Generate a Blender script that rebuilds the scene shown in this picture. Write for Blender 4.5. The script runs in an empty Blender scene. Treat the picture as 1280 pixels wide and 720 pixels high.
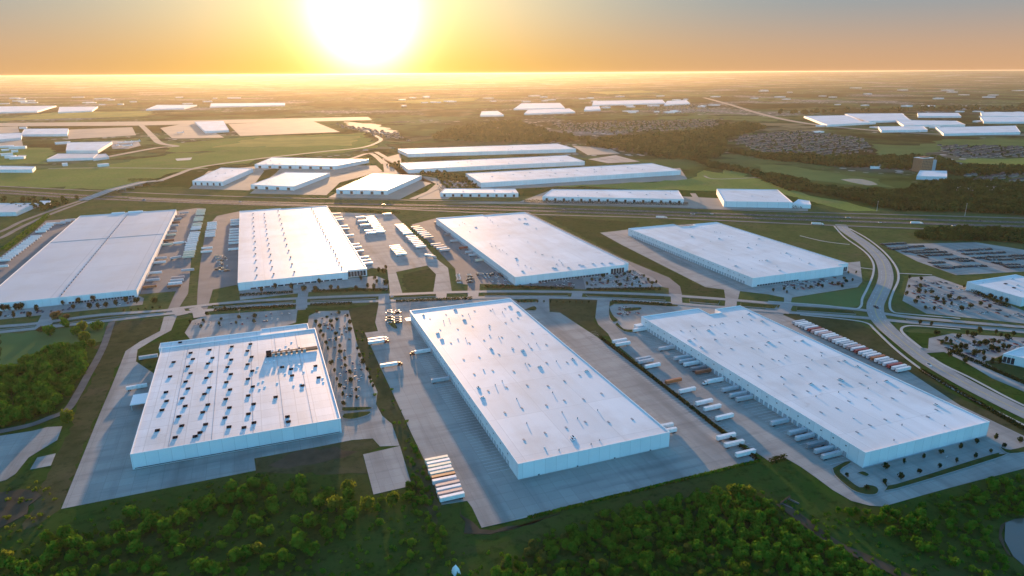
import bpy, bmesh, math, random
import numpy as np
from mathutils import Vector, Matrix
R = math.radians
random.seed(7); rng = np.random.default_rng(11)
S = bpy.context.scene
C = S.collection

# ------------------------------------------------------------------ camera, sky, sun, exposure
CAM_H = 260.0
FPX, PITCH, ROLL, YAW = 853.0, math.atan(271/853), R(.33), R(20.5)
cd = bpy.data.cameras.new("camera"); cam = bpy.data.objects.new("camera", cd); C.objects.link(cam)
cd.sensor_width = 36; cd.lens = 36*FPX/1280; cd.clip_start = 1; cd.clip_end = 200000
cam.matrix_world = (Matrix.Translation((0, 0, CAM_H)) @ Matrix.Rotation(-YAW, 4, 'Z')
                    @ Matrix.Rotation(R(90)-PITCH+R(.13), 4, 'X') @ Matrix.Rotation(-ROLL, 4, 'Z'))
S.camera = cam
SUN_EL, SUN_AZ = R(4.2), R(9.2)          # azimuth measured from +Y towards +X
SUN_DIR = Vector((math.sin(SUN_AZ)*math.cos(SUN_EL), math.cos(SUN_AZ)*math.cos(SUN_EL), math.sin(SUN_EL)))
BACK = (.66, 1.14, 1.30)
W = bpy.data.worlds.new("World"); S.world = W; W.use_nodes = True
nt = W.node_tree; nt.nodes.clear()
def N(t, **k):
    n = nt.nodes.new(t)
    for a, b in k.items(): setattr(n, a, b)
    return n
def math_(op, a, b=None, c=None):
    n = N('ShaderNodeMath', operation=op)
    for i, v in enumerate((a, b, c)):
        if v is None: continue
        if isinstance(v, (int, float)): n.inputs[i].default_value = v
        else: nt.links.new(v, n.inputs[i])
    return n.outputs[0]
sky = N('ShaderNodeTexSky', sky_type='NISHITA', sun_disc=False, sun_elevation=SUN_EL, sun_rotation=SUN_AZ)
sky.altitude = 200; sky.air_density = 1.0; sky.dust_density = 1.2; sky.ozone_density = 2.5
bg = N('ShaderNodeBackground'); bg.inputs[1].default_value = 0.10
tc = N('ShaderNodeTexCoord')
dot = N('ShaderNodeVectorMath', operation='DOT_PRODUCT'); nt.links.new(tc.outputs['Generated'], dot.inputs[0]); dot.inputs[1].default_value = SUN_DIR
ang = math_('ARCCOSINE', math_('MINIMUM', dot.outputs['Value'], 0.9999999))
def glow(amp, width, power, col):
    e = math_('MULTIPLY', math_('EXPONENT', math_('MULTIPLY', math_('POWER', math_('DIVIDE', ang, R(width)), power), -1)), amp)
    v = N('ShaderNodeVectorMath', operation='SCALE'); v.inputs[0].default_value = col; nt.links.new(e, v.inputs['Scale'])
    return v.outputs[0]
# evening haze low in the sky greys and reddens it; away from the sun the air is bluer
def ramp_(src, a, b):
    n = N('ShaderNodeMapRange', interpolation_type='SMOOTHSTEP'); n.inputs[1].default_value = a; n.inputs[2].default_value = b; nt.links.new(src, n.inputs[0]); return n.outputs[0]
def tint_(src, fac, col):
    n = N('ShaderNodeMix', data_type='RGBA', blend_type='MULTIPLY'); n.inputs['B'].default_value = (*col, 1); nt.links.new(fac, n.inputs['Factor']); nt.links.new(src, n.inputs['A']); return n.outputs['Result']
sepv = N('ShaderNodeSeparateXYZ'); nt.links.new(tc.outputs['Generated'], sepv.inputs[0])
def mix_(fac, a, b):
    n = N('ShaderNodeMix', data_type='RGBA'); n.clamp_factor = True
    for sck, v in ((n.inputs['Factor'], fac), (n.inputs['A'], a), (n.inputs['B'], b)):
        if isinstance(v, tuple): sck.default_value = (*v, 1)
        else: nt.links.new(v, sck)
    return n.outputs['Result']
K = 1.76
k_ = lambda *c: tuple(K*v for v in c)
back = tint_(sky.outputs[0], ramp_(ang, R(30), R(90)), BACK)
rise = ramp_(sepv.outputs["Z"], -.012, .11)
base = mix_(rise, k_(.68, .39, .20), k_(.27, .345, .39))
gold = mix_(rise, k_(1.06, .55, .05), k_(1.1, .86, .46))
wide = math_('EXPONENT', math_('MULTIPLY', math_('POWER', math_('DIVIDE', ang, R(18)), 1.7), -1))
front = mix_(wide, base, gold)
part = math_('MULTIPLY', math_('SUBTRACT', 1.0, ramp_(sepv.outputs['Z'], .12, .40)), math_('SUBTRACT', 1.0, ramp_(ang, R(60), R(115))))
acc = mix_(part, back, front)
for g in ((7.0, 3.2, 2.0, (1, .90, .62)), (1.5, 7.5, 1.4, (1, .72, .22))):
    a = N('ShaderNodeVectorMath', operation='ADD'); nt.links.new(acc, a.inputs[0]); nt.links.new(glow(*g), a.inputs[1]); acc = a.outputs[0]
nt.links.new(acc, bg.inputs[0])
out = N('ShaderNodeOutputWorld'); nt.links.new(bg.outputs[0], out.inputs[0])
W.cycles.sampling_method = 'MANUAL'; W.cycles.sample_map_resolution = 1024
sl = bpy.data.lights.new("sun", 'SUN'); sl.energy = 2.15; sl.angle = R(.6); sl.color = (1, .56, .26)
so = bpy.data.objects.new("sun", sl); C.objects.link(so); so.rotation_euler = SUN_DIR.to_track_quat('Z', 'Y').to_euler()
vs = S.view_settings; vs.view_transform = 'Standard'; vs.look = 'None'; vs.gamma = 1; vs.use_curve_mapping = False
vs.exposure = 2.52
cy = S.cycles
cy.use_denoising = True; cy.max_bounces = 5; cy.diffuse_bounces = 3; cy.glossy_bounces = 2; cy.transmission_bounces = 3
cy.volume_bounces = 1; cy.transparent_max_bounces = 6; cy.sample_clamp_indirect = 8; cy.caustics_reflective = False; cy.caustics_refractive = False
try: cy.denoiser = 'OPENIMAGEDENOISE'
except Exception: pass

# ------------------------------------------------------------------ helpers
def at(px, py, z=0.0):
    """where the line of sight through a point of the photograph meets the level z"""
    x = (px-640)/FPX; y = (py-360)/FPX
    c, s = math.cos(ROLL), math.sin(ROLL); x, y = c*x-s*y, s*x+c*y
    d = (x, math.cos(PITCH)-y*math.sin(PITCH), -math.sin(PITCH)-y*math.cos(PITCH))
    k = (CAM_H-z)/(-d[2]); a = YAW
    return (k*(d[0]*math.cos(a)+d[1]*math.sin(a)), k*(-d[0]*math.sin(a)+d[1]*math.cos(a)))
def ats(pts, z=0.0): return [at(p[0], p[1], z) for p in pts]
ORD = ("first second third fourth fifth sixth seventh eighth ninth tenth eleventh twelfth thirteenth fourteenth fifteenth sixteenth "
       "seventeenth eighteenth nineteenth twentieth").split()
TENS = {2: 'twenty', 3: 'thirty', 4: 'forty'}
def ordn(i):                      # 0 -> first
    if i < 20: return ORD[i]
    t, u = divmod(i+1, 10)
    return (TENS[t]+'-'+ORD[u-1]) if u else {3: 'thirtieth', 4: 'fortieth'}[t]
def link(o, parent=None):
    C.objects.link(o)
    if parent is not None: o.parent = parent
    return o
def tag(o, label=None, cat=None, group=None, kind=None):
    for k, v in (('label', label), ('category', cat), ('group', group), ('kind', kind)):
        if v: o[k] = v
    return o
def empty(name, loc=(0, 0, 0), rz=0, label=None, cat=None, group=None):
    o = bpy.data.objects.new(name, None); o.location = loc; o.rotation_euler = (0, 0, rz); link(o)
    return tag(o, label, cat, group)
def obj(name, me, parent=None, loc=None, rz=None):
    o = bpy.data.objects.new(name, me); link(o, parent)
    if loc is not None: o.location = loc
    if rz is not None: o.rotation_euler = (0, 0, rz)
    return o
def dup(root, loc, rz=0, label=None, group=None, scale=None):
    def cp(o, parent):
        c = o.copy(); C.objects.link(c); c.parent = parent
        for ch in KIDS.get(o.name, ()): cp(ch, c)
        return c
    c = cp(root, None); c.location = loc; c.rotation_euler = (0, 0, rz)
    if scale: c.scale = scale
    if label: c['label'] = label
    if group: c['group'] = group
    return c
KIDS = {}
def register(root):               # remembers the children of a thing that will be copied
    def walk(o):
        KIDS[o.name] = [x for x in o.children]
        for x in o.children: walk(x)
    bpy.context.view_layer.update(); walk(root); return root
class MB:
    """collects boxes, prisms and faces and becomes one mesh"""
    def __init__(s): s.v = []; s.f = []; s.m = []; s.mats = []
    def mi(s, mat):
        if mat not in s.mats: s.mats.append(mat)
        return s.mats.index(mat)
    def box(s, x0, x1, y0, y1, z0, z1, mat, tx=0, ty=0):
        """tx, ty pull the top in at both ends"""
        b = len(s.v); i = s.mi(mat)
        s.v += [(x0, y0, z0), (x1, y0, z0), (x1, y1, z0), (x0, y1, z0), (x0+tx, y0+ty, z1), (x1-tx, y0+ty, z1), (x1-tx, y1-ty, z1), (x0+tx, y1-ty, z1)]
        for q in ((3, 2, 1, 0), (4, 5, 6, 7), (0, 1, 5, 4), (1, 2, 6, 5), (2, 3, 7, 6), (3, 0, 4, 7)):
            s.f.append([b+k for k in q]); s.m.append(i)
        return s
    def prism(s, pts, z0, z1, mat, top=True, bottom=False):
        a = sum(pts[k-1][0]*pts[k][1]-pts[k][0]*pts[k-1][1] for k in range(len(pts)))
        if a < 0: pts = pts[::-1]
        b = len(s.v); n = len(pts); i = s.mi(mat)
        s.v += [(p[0], p[1], z0) for p in pts]+[(p[0], p[1], z1) for p in pts]
        if top: s.f.append([b+n+k for k in range(n)]); s.m.append(i)
        if bottom: s.f.append([b+k for k in range(n)][::-1]); s.m.append(i)
        for k in range(n):
            l = (k+1) % n; s.f.append([b+k, b+l, b+n+l, b+n+k]); s.m.append(i)
        return s
    def face(s, pts, mat):
        b = len(s.v); s.v += [tuple(p) for p in pts]; s.f.append(list(range(b, b+len(pts)))); s.m.append(s.mi(mat)); return s
    def cyl(s, x, y, z0, z1, r0, r1, mat, n=8, axis='z'):
        b = len(s.v); i = s.mi(mat)
        for z, r in ((z0, r0), (z1, r1)):
            for k in range(n):
                a = 2*math.pi*k/n; p = (r*math.cos(a), r*math.sin(a))
                s.v.append((x+p[0], y+p[1], z) if axis == 'z' else (x+p[0], z, y+p[1]))
        for k in range(n):
            l = (k+1) % n; s.f.append([b+k, b+l, b+n+l, b+n+k]); s.m.append(i)
        s.f.append([b+n+k for k in range(n)]); s.m.append(i); s.f.append([b+k for k in range(n)][::-1]); s.m.append(i)
        return s
    def mesh(s, name):
        me = bpy.data.meshes.new(name); me.from_pydata(s.v, [], s.f)
        for m in s.mats: me.materials.append(m)
        me.polygons.foreach_set('material_index', s.m); me.update(); return me
    def build(s, name, parent=None, loc=None, rz=None): return obj(name, s.mesh(name), parent, loc, rz)

# ------------------------------------------------------------------ materials
def material(name, col, rough=.8, spec=.3, col2=None, scale=.05, detail=4, lo=.35, hi=.65, extra=None, metal=0, bump=0, coords='pos', stretch=None, rand=0):
    m = bpy.data.materials.new(name); m.use_nodes = True; t = m.node_tree; b = t.nodes['Principled BSDF']
    b.inputs['Roughness'].default_value = rough; b.inputs['Specular IOR Level'].default_value = spec; b.inputs['Metallic'].default_value = metal
    b.inputs['Base Color'].default_value = (*col, 1); cur = None
    if coords == 'pos': P = t.nodes.new('ShaderNodeNewGeometry').outputs['Position']
    else: P = t.nodes.new('ShaderNodeTexCoord').outputs['Object']
    if stretch:
        mp = t.nodes.new('ShaderNodeMapping'); mp.inputs['Scale'].default_value = stretch; t.links.new(P, mp.inputs[0]); P = mp.outputs[0]
    def mix(a, b_, f, blend='MIX'):
        n = t.nodes.new('ShaderNodeMix'); n.data_type = 'RGBA'; n.blend_type = blend
        for s, v in ((n.inputs['A'], a), (n.inputs['B'], b_), (n.inputs['Factor'], f)):
            if hasattr(v, 'is_linked') or hasattr(v, 'links'): t.links.new(v, s)
            elif isinstance(v, (int, float)): s.default_value = v
            else: s.default_value = (*v, 1)
        return n.outputs['Result']
    def noise(sc, det=4, lo_=.35, hi_=.65, rgh=.55, vec=None):
        n = t.nodes.new('ShaderNodeTexNoise'); n.inputs['Scale'].default_value = sc; n.inputs['Detail'].default_value = det; n.inputs['Roughness'].default_value = rgh
        t.links.new(vec or P, n.inputs['Vector'])
        r = t.nodes.new('ShaderNodeMapRange'); r.inputs[1].default_value = lo_; r.inputs[2].default_value = hi_; t.links.new(n.outputs['Fac'], r.inputs[0])
        return r.outputs[0]
    if col2 is not None: cur = mix(col, col2, noise(scale, detail, lo, hi))
    if extra: cur = extra(t, cur if cur is not None else col, mix, noise, P)
    if rand:
        oi = t.nodes.new('ShaderNodeObjectInfo'); h = t.nodes.new('ShaderNodeHueSaturation')
        def rr(a, b2, src):
            r = t.nodes.new('ShaderNodeMapRange'); r.inputs[3].default_value = a; r.inputs[4].default_value = b2; t.links.new(src, r.inputs[0]); return r.outputs[0]
        t.links.new(rr(1-rand, 1+rand, oi.outputs['Random']), h.inputs['Value'])
        if cur is not None: t.links.new(cur, h.inputs['Color'])
        else: h.inputs['Color'].default_value = (*col, 1)
        cur = h.outputs[0]
    if cur is not None: t.links.new(cur, b.inputs['Base Color'])
    if bump:
        n = t.nodes.new('ShaderNodeTexNoise'); n.inputs['Scale'].default_value = bump[0]; n.inputs['Detail'].default_value = 5; t.links.new(P, n.inputs['Vector'])
        bp = t.nodes.new('ShaderNodeBump'); bp.inputs['Strength'].default_value = bump[1]; bp.inputs['Distance'].default_value = bump[2]
        t.links.new(n.outputs['Fac'], bp.inputs['Height']); t.links.new(bp.outputs[0], b.inputs['Normal'])
    return m
def grid_lines(sx, sy, mortar, dark, var=.06, off=(0, 0)):
    """panel joints on a rectangular grid, each panel of a slightly different tone"""
    def f(t, cur, mix, noise, P):
        mp = t.nodes.new('ShaderNodeMapping'); mp.inputs['Location'].default_value = (off[0], off[1], 0); t.links.new(P, mp.inputs[0])
        br = t.nodes.new('ShaderNodeTexBrick'); br.offset = 0; br.inputs['Scale'].default_value = 1
        br.inputs['Brick Width'].default_value = sx; br.inputs['Row Height'].default_value = sy; br.inputs['Mortar Size'].default_value = mortar
        br.inputs['Mortar Smooth'].default_value = .3
        br.inputs['Color1'].default_value = (1-var, 1-var, 1-var, 1); br.inputs['Color2'].default_value = (1+var, 1+var, 1+var, 1); br.inputs['Mortar'].default_value = (dark, dark, dark, 1)
        t.links.new(mp.outputs[0], br.inputs['Vector'])
        return mix(cur, br.outputs['Color'], 1.0, 'MULTIPLY')
    return f
def yard_extra(t, cur, mix, noise, P):
    cur = grid_lines(9, 9, .12, .72, .05)(t, cur, mix, noise, P)
    mp = t.nodes.new('ShaderNodeMapping'); mp.inputs['Scale'].default_value = (1, .12, 1); t.links.new(P, mp.inputs[0])
    cur = mix(cur, (.17, .165, .155), noise(.06, 6, .46, .82, vec=mp.outputs[0]))      # tyre-worn lanes
    mp2 = t.nodes.new('ShaderNodeMapping'); mp2.inputs['Scale'].default_value = (.12, 1, 1); t.links.new(P, mp2.inputs[0])
    cur = mix(cur, (.17, .165, .16), noise(.09, 6, .5, .88, vec=mp2.outputs[0]))
    return mix(cur, (.12, .115, .11), noise(.35, 6, .66, .9))  # worn strips leading to the docks
def roof_extra(sx, sy, mort=.25, dark=.80):
    def f(t, cur, mix, noise, P):
        cur = grid_lines(sx, sy, mort, dark, .05, (3, 5))(t, cur, mix, noise, P)
        cur = grid_lines(sx/5, 400, .07, .93, .025, (1, 9))(t, cur, mix, noise, P)
        mp = t.nodes.new('ShaderNodeMapping'); mp.inputs['Scale'].default_value = (1, .22, 1); t.links.new(P, mp.inputs[0])
        cur = mix(cur, (.60, .55, .50), noise(.05, 6, .50, .95, vec=mp.outputs[0]))
        cur = mix(cur, (.52, .46, .42), noise(.02, 6, .50, .95))
        return mix(cur, (.34, .27, .22), noise(.045, 8, .62, .9, .7))
    return f
M = {}
M['yard'] = material('concrete_yard', (.40, .375, .34), .9, .15, (.31, .295, .27), .02, 6, .3, .7, yard_extra)
M['yard2'] = material('asphalt_yard', (.20, .195, .19), .9, .25, (.15, .15, .15), .03, 6, .3, .7, grid_lines(12, 12, .1, .85, .04))
M['road'] = material('boulevard_concrete', (.33, .32, .30), .85, .3, (.27, .265, .255), .05, 5, .3, .7, grid_lines(5, 5, .08, .8, .03))
M['road_mid'] = material('frontage_road_surface', (.21, .20, .18), .9, .1, (.16, .155, .14), .05, 5)
M['asphalt'] = material('highway_asphalt', (.12, .118, .11), .95, .05, (.09, .09, .088), .03, 5)
M['walk'] = material('sidewalk_concrete', (.48, .46, .42), .85, .3, (.40, .39, .36), .1, 4)
M['kerb'] = material('kerb_concrete', (.30, .29, .28), .85, .3)
M['paint_white'] = material('road_paint_white', (.7, .7, .68), .7)
M['paint_yellow'] = material('road_paint_yellow', (.65, .45, .08), .7)
M['dirt'] = material('bare_dirt', (.105, .08, .055), .95, 0, (.07, .055, .036), .08, 6)
M['gravel'] = material('gravel_track', (.20, .185, .165), .95, 0, (.14, .13, .12), .1, 6)
M['gold'] = material('golden_field', (.48, .36, .10), .95, 0, (.33, .27, .08), .008, 6)
M['meadow'] = material('creek_meadow', (.11, .17, .06), .95, 0, (.08, .13, .045), .01, 6)
M['tan'] = material('tan_apron', (.36, .31, .25), .9, .2, (.28, .25, .21), .01, 5)
M['roof'] = material('white_roof_membrane', (.80, .80, .80), .6, .35, (.72, .71, .70), .012, 6, .3, .7, roof_extra(38, 55))
M['roof_vents'] = material('white_roof_membrane_panels', (.78, .78, .78), .6, .35, (.70, .69, .68), .02, 6, .3, .7, roof_extra(13, 13, .28, .74))
M['roof_grey'] = material('aged_roof_membrane', (.62, .60, .59), .65, .3, (.55, .53, .53), .012, 6, .3, .7, roof_extra(80, 150, .35, .7))
def wall_extra(t, cur, mix, noise, P):
    sp = t.nodes.new('ShaderNodeSeparateXYZ'); t.links.new(P, sp.inputs[0]); ad = t.nodes.new('ShaderNodeMath'); ad.operation = 'ADD'
    t.links.new(sp.outputs[0], ad.inputs[0]); t.links.new(sp.outputs[1], ad.inputs[1]); cb = t.nodes.new('ShaderNodeCombineXYZ'); t.links.new(ad.outputs[0], cb.inputs[0]); t.links.new(sp.outputs[2], cb.inputs[1])
    cur = grid_lines(8.2, 30, .14, .74, .035)(t, cur, mix, noise, cb.outputs[0])
    rp = t.nodes.new('ShaderNodeMapRange'); rp.inputs[1].default_value = .2; rp.inputs[2].default_value = 1.6; rp.inputs[3].default_value = .5; rp.inputs[4].default_value = 0; t.links.new(sp.outputs[2], rp.inputs[0])
    dirt = t.nodes.new('ShaderNodeMath'); dirt.operation = 'MULTIPLY'; t.links.new(rp.outputs[0], dirt.inputs[0]); t.links.new(noise(.25, 5, .3, .8), dirt.inputs[1])
    return mix(cur, (.42, .38, .33), dirt.outputs[0])
M['wall'] = material('tilt_wall_white', (.80, .81, .82), .75, .3, (.74, .755, .77), .06, 5, .3, .7, wall_extra)
M['wall_band'] = material('grey_wall_band', (.38, .42, .47), .75)
M['coping'] = material('metal_coping', (.82, .82, .82), .4, .5)
M['door'] = material('dock_door_grey', (.42, .45, .49), .6)
M['seal'] = material('dock_seal_black', (.06, .06, .065), .8)
M['glass'] = material('dark_glass', (.03, .04, .05), .12, .6)
M['unit'] = material('roof_unit_metal', (.30, .30, .31), .5, .4)
M['dark'] = material('dark_metal', (.012, .014, .020), .9, 0)
M['rust'] = material('brown_metal', (.11, .085, .075), .85, .1)
M['rubber'] = material('tyre_rubber', (.02, .02, .02), .9)
M['chassis'] = material('chassis_black', (.03, .03, .033), .7)
for n, c in dict(white=(.80, .80, .79), cream=(.74, .68, .52), silver=(.48, .50, .52), red=(.32, .045, .04), brown=(.30, .085, .04), orange=(.50, .15, .05), pink=(.55, .36, .33), grey=(.22, .24, .26)).items():
    M['box_'+n] = material('trailer_'+n, c, .45, .5, tuple(x*.8 for x in c), .6, 3, .4, .7, rand=.08)
for n, c in dict(black=(.015, .015, .018), white=(.7, .7, .7), silver=(.35, .36, .37), red=(.3, .02, .02), blue=(.03, .06, .16)).items():
    M['car_'+n] = material('car_paint_'+n, c, .3, .5)
M['steel'] = material('galvanised_steel', (.45, .46, .47), .45, .5, metal=.6)
M['brick'] = material('brown_brick', (.42, .20, .11), .85, .2, (.34, .16, .09), .3, 4)
M['house_wall'] = material('house_wall', (.42, .36, .30), .85, .2, (.33, .27, .23), .02, 2, rand=.25)
M['house_roof'] = material('shingle_roof', (.055, .052, .055), .9, .05, (.13, .115, .105), .03, 2, rand=.35)
M['bark'] = material('bark', (.07, .05, .035), .95, .1)
def foliage(name, c1, c2, c3, tr=.35, sc=.11):
    m = bpy.data.materials.new(name); m.use_nodes = True; t = m.node_tree; t.nodes.clear()
    g = t.nodes.new('ShaderNodeNewGeometry'); n1 = t.nodes.new('ShaderNodeTexNoise'); n1.inputs['Scale'].default_value = sc; n1.inputs['Detail'].default_value = 3
    t.links.new(g.outputs['Position'], n1.inputs['Vector'])
    r = t.nodes.new('ShaderNodeValToRGB'); e = r.color_ramp.elements; e[0].position = .34; e[0].color = (*c1, 1); e[1].position = .68; e[1].color = (*c3, 1)
    k = e.new(.5); k.color = (*c2, 1); t.links.new(n1.outputs['Fac'], r.inputs[0])
    d = t.nodes.new('ShaderNodeBsdfDiffuse'); tl = t.nodes.new('ShaderNodeBsdfTranslucent'); mx = t.nodes.new('ShaderNodeMixShader'); mx.inputs[0].default_value = tr
    hs = t.nodes.new('ShaderNodeHueSaturation'); hs.inputs['Value'].default_value = 1.5; hs.inputs['Hue'].default_value = .485; t.links.new(r.outputs[0], hs.inputs['Color'])
    t.links.new(r.outputs[0], d.inputs[0]); t.links.new(hs.outputs[0], tl.inputs[0]); t.links.new(d.outputs[0], mx.inputs[1]); t.links.new(tl.outputs[0], mx.inputs[2])
    o = t.nodes.new('ShaderNodeOutputMaterial'); t.links.new(mx.outputs[0], o.inputs[0]); return m
M['leaf'] = foliage('woodland_leaves', (.036, .105, .008), (.062, .155, .012), (.11, .20, .016), .13)
M['leaf_dark'] = foliage('dark_leaves', (.016, .030, .010), (.026, .044, .014), (.045, .062, .020))
M['leaf_olive'] = foliage('olive_leaves', (.045, .070, .014), (.070, .095, .020), (.11, .125, .03), .2)
M['leaf_far'] = foliage('distant_leaves', (.018, .050, .012), (.034, .070, .016), (.070, .100, .024), .06, .02)
M['leaf_gold'] = foliage('yellow_sunlit_leaves', (.065, .115, .012), (.095, .145, .016), (.14, .17, .02))  # yellower leaves; on the yellow-lit single trees the sunlight is in this colour
M['leaf_dry'] = foliage('dry_brush', (.10, .075, .03), (.16, .11, .04), (.20, .14, .05))
m = bpy.data.materials.new('pond_water'); m.use_nodes = True; b = m.node_tree.nodes['Principled BSDF']
b.inputs['Base Color'].default_value = (.012, .022, .026, 1); b.inputs['Roughness'].default_value = .03; b.inputs['IOR'].default_value = 3.0; M['water'] = m
M['pond_water'] = material('dark_pond_water', (.10, .10, .085), .15, .4)

def turf(brown, dark):
    def f(t, cur, mix, noise, P):
        cur = mix(cur, brown, noise(.014, 9, .50, .72, .65))
        mp = t.nodes.new('ShaderNodeMapping'); mp.inputs['Scale'].default_value = (.25, 1, 1); mp.inputs['Rotation'].default_value = (0, 0, .5); t.links.new(P, mp.inputs[0])
        cur = mix(cur, brown, noise(.05, 6, .60, .85, vec=mp.outputs[0]))
        cur = mix(cur, dark, noise(.14, 7, .50, .70, .7))
        return mix(cur, tuple(v*1.8 for v in cur) if isinstance(cur, tuple) else brown, noise(.5, 5, .62, .8))
    return f
M['grass'] = material('mown_grass', (.050, .074, .022), .95, 0, (.066, .078, .028), .03, 7, .35, .7, turf((.085, .075, .038), (.026, .044, .012)))
M['park_grass'] = material('olive_park_grass', (.115, .135, .044), .95, 0, (.072, .098, .030), .03, 8, .3, .7, turf((.135, .12, .055), (.046, .068, .022)))
M['brown_grass'] = material('dry_brown_grass', (.095, .092, .040), .95, 0, (.050, .058, .022), .05, 7, .3, .7, turf((.12, .095, .055), (.036, .044, .018)))
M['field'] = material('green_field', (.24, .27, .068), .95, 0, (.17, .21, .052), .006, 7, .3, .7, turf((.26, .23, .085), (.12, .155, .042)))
# ground: close by dark rough grass, farther out a patchwork of fields, woods and pale settlements
def ground_extra(t, cur, mix, noise, P):
    vor = t.nodes.new('ShaderNodeTexVoronoi'); vor.inputs['Scale'].default_value = .0016; vor.distance = 'MANHATTAN'; t.links.new(P, vor.inputs['Vector'])
    ramp = t.nodes.new('ShaderNodeValToRGB'); ramp.color_ramp.interpolation = 'CONSTANT'; el = ramp.color_ramp.elements
    el[0].color = (.065, .115, .040, 1)
    for p, c in ((.22, (.11, .16, .06)), (.42, (.045, .085, .032)), (.60, (.08, .13, .05)), (.78, (.17, .155, .06)), (.86, (.045, .062, .022)), (.95, (.24, .20, .11))):
        x = el.new(p); x.color = (*c, 1)
    el[-1].position = .95; el[-1].color = (.21, .18, .10, 1)
    sep = t.nodes.new('ShaderNodeSeparateColor'); t.links.new(vor.outputs['Color'], sep.inputs[0]); t.links.new(sep.outputs[0], ramp.inputs[0])
    far = mix(ramp.outputs[0], (.022, .034, .012), noise(.0009, 8, .46, .56, .65))         # woods
    far = mix(far, (.016, .026, .010), noise(.006, 5, .5, .62, .6))                        # tree clumps and hedgerows
    cb = t.nodes.new('ShaderNodeTexVoronoi'); cb.inputs['Scale'].default_value = .022; t.links.new(P, cb.inputs['Vector'])   # roofs and lots of far settlements
    th = t.nodes.new('ShaderNodeMath'); th.operation = 'LESS_THAN'; th.inputs[1].default_value = .24; t.links.new(cb.outputs['Distance'], th.inputs[0])
    sm = t.nodes.new('ShaderNodeMath'); sm.operation = 'MULTIPLY'; t.links.new(th.outputs[0], sm.inputs[0]); t.links.new(noise(.0011, 5, .52, .58, .6), sm.inputs[1])
    far = mix(far, (.20, .19, .18), noise(.0011, 5, .55, .66, .6))
    far = mix(far, (.55, .53, .50), sm.outputs[0])                         # scattered settlements
    ln = t.nodes.new('ShaderNodeVectorMath'); ln.operation = 'LENGTH'; t.links.new(P, ln.inputs[0])
    r = t.nodes.new('ShaderNodeMapRange'); r.inputs[1].default_value = 1500; r.inputs[2].default_value = 2600; t.links.new(ln.outputs['Value'], r.inputs[0])
    cur = turf((.070, .066, .028), (.014, .034, .007))(t, cur, mix, noise, P)
    return mix(cur, far, r.outputs[0])
M['ground'] = material('countryside_ground', (.032, .078, .013), .97, 0, (.056, .088, .021), .025, 8, .35, .68, ground_extra)

# ------------------------------------------------------------------ the setting: ground, pavements, roads
def structure(o): o['kind'] = 'structure'; return o
g = MB(); n = 96; RG = 34000
ring = [(RG*math.cos(2*math.pi*k/n), RG*math.sin(2*math.pi*k/n)) for k in range(n)]
rad = [0, 600, 1500, 3500, 8000, 18000, RG]
for a, b_ in zip(rad[:-1], rad[1:]):
    for k in range(n):
        p, q = ring[k], ring[(k+1) % n]; f = lambda w, s: (w[0]*s/RG, w[1]*s/RG, 0)
        g.face([f(p, a), f(p, b_), f(q, b_), f(q, a)] if a else [f(p, 0), f(p, b_), f(q, b_)], M['ground'])
structure(g.build('ground'))
hl = MB(); nh = 180; prof_h = []
for k in range(nh):
    a = 2*math.pi*k/nh; prof_h.append(228+9*math.sin(3*a+1)+6*math.sin(11*a)+4*math.sin(29*a+2))
for k in range(nh):
    l = (k+1) % nh; a0, a1 = 2*math.pi*k/nh, 2*math.pi*l/nh
    P0 = lambda a, rr, z: (rr*math.cos(a), rr*math.sin(a), z)
    for (r0_, f0), (r1_, f1) in (((17000, 0), (22000, .28)), ((22000, .28), (28000, .75)), ((28000, .75), (33500, 1))):
        hl.face([P0(a0, r0_, f0*prof_h[k]+.5*(f0 > 0)-1*(f0 == 0)), P0(a0, r1_, f1*prof_h[k]), P0(a1, r1_, f1*prof_h[l]), P0(a1, r0_, f0*prof_h[l]+.5*(f0 > 0)-1*(f0 == 0))], M['ground'])
structure(hl.build('added_ridge'))  # ridge added to close the bright haze stripe at the ground's edge
LAYER = [0.02]
def nextz(step=.006): LAYER[0] += step; return LAYER[0]
def sheet(name, pts, mat, world=False, z=None, kind='structure'):
    z = z or nextz(); w = pts if world else ats(pts)
    if name in ('lawn', 'bare_soil', 'field', 'golden_field', 'meadow', 'shore', 'dry_pond'):     # ragged edges
        q = []
        for i, p in enumerate(w):
            n_ = w[(i+1) % len(w)]; L_ = math.dist(p, n_); far_ = math.hypot(*p); st = 7 if far_ < 1500 else 40; am = 1.6 if far_ < 1500 else 14; k_n = max(1, min(40, int(L_/st)))
            for j in range(k_n):
                q.append((p[0]+(n_[0]-p[0])*j/k_n+rng.normal()*am*(j > 0), p[1]+(n_[1]-p[1])*j/k_n+rng.normal()*am*(j > 0)))
        w = q
    mb = MB(); mb.prism(w, -.2, z, M[mat]); o = mb.build(name); o['kind'] = kind; return o
def smooth(w, k=6):
    out = []
    for i in range(len(w)-1):
        p0, p1, p2, p3 = w[max(i-1, 0)], w[i], w[i+1], w[min(i+2, len(w)-1)]
        for j in range(k):
            t = j/k
            out.append(tuple(.5*((2*p1[a])+(-p0[a]+p2[a])*t+(2*p0[a]-5*p1[a]+4*p2[a]-p3[a])*t*t+(-p0[a]+3*p1[a]-3*p2[a]+p3[a])*t**3) for a in (0, 1)))
    return out+[w[-1]]
def offset(w, d):
    res = []
    for i, p in enumerate(w):
        a, b_ = w[max(i-1, 0)], w[min(i+1, len(w)-1)]; dx, dy = b_[0]-a[0], b_[1]-a[1]; l = math.hypot(dx, dy) or 1
        res.append((p[0]-dy/l*d, p[1]+dx/l*d))
    return res
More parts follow.
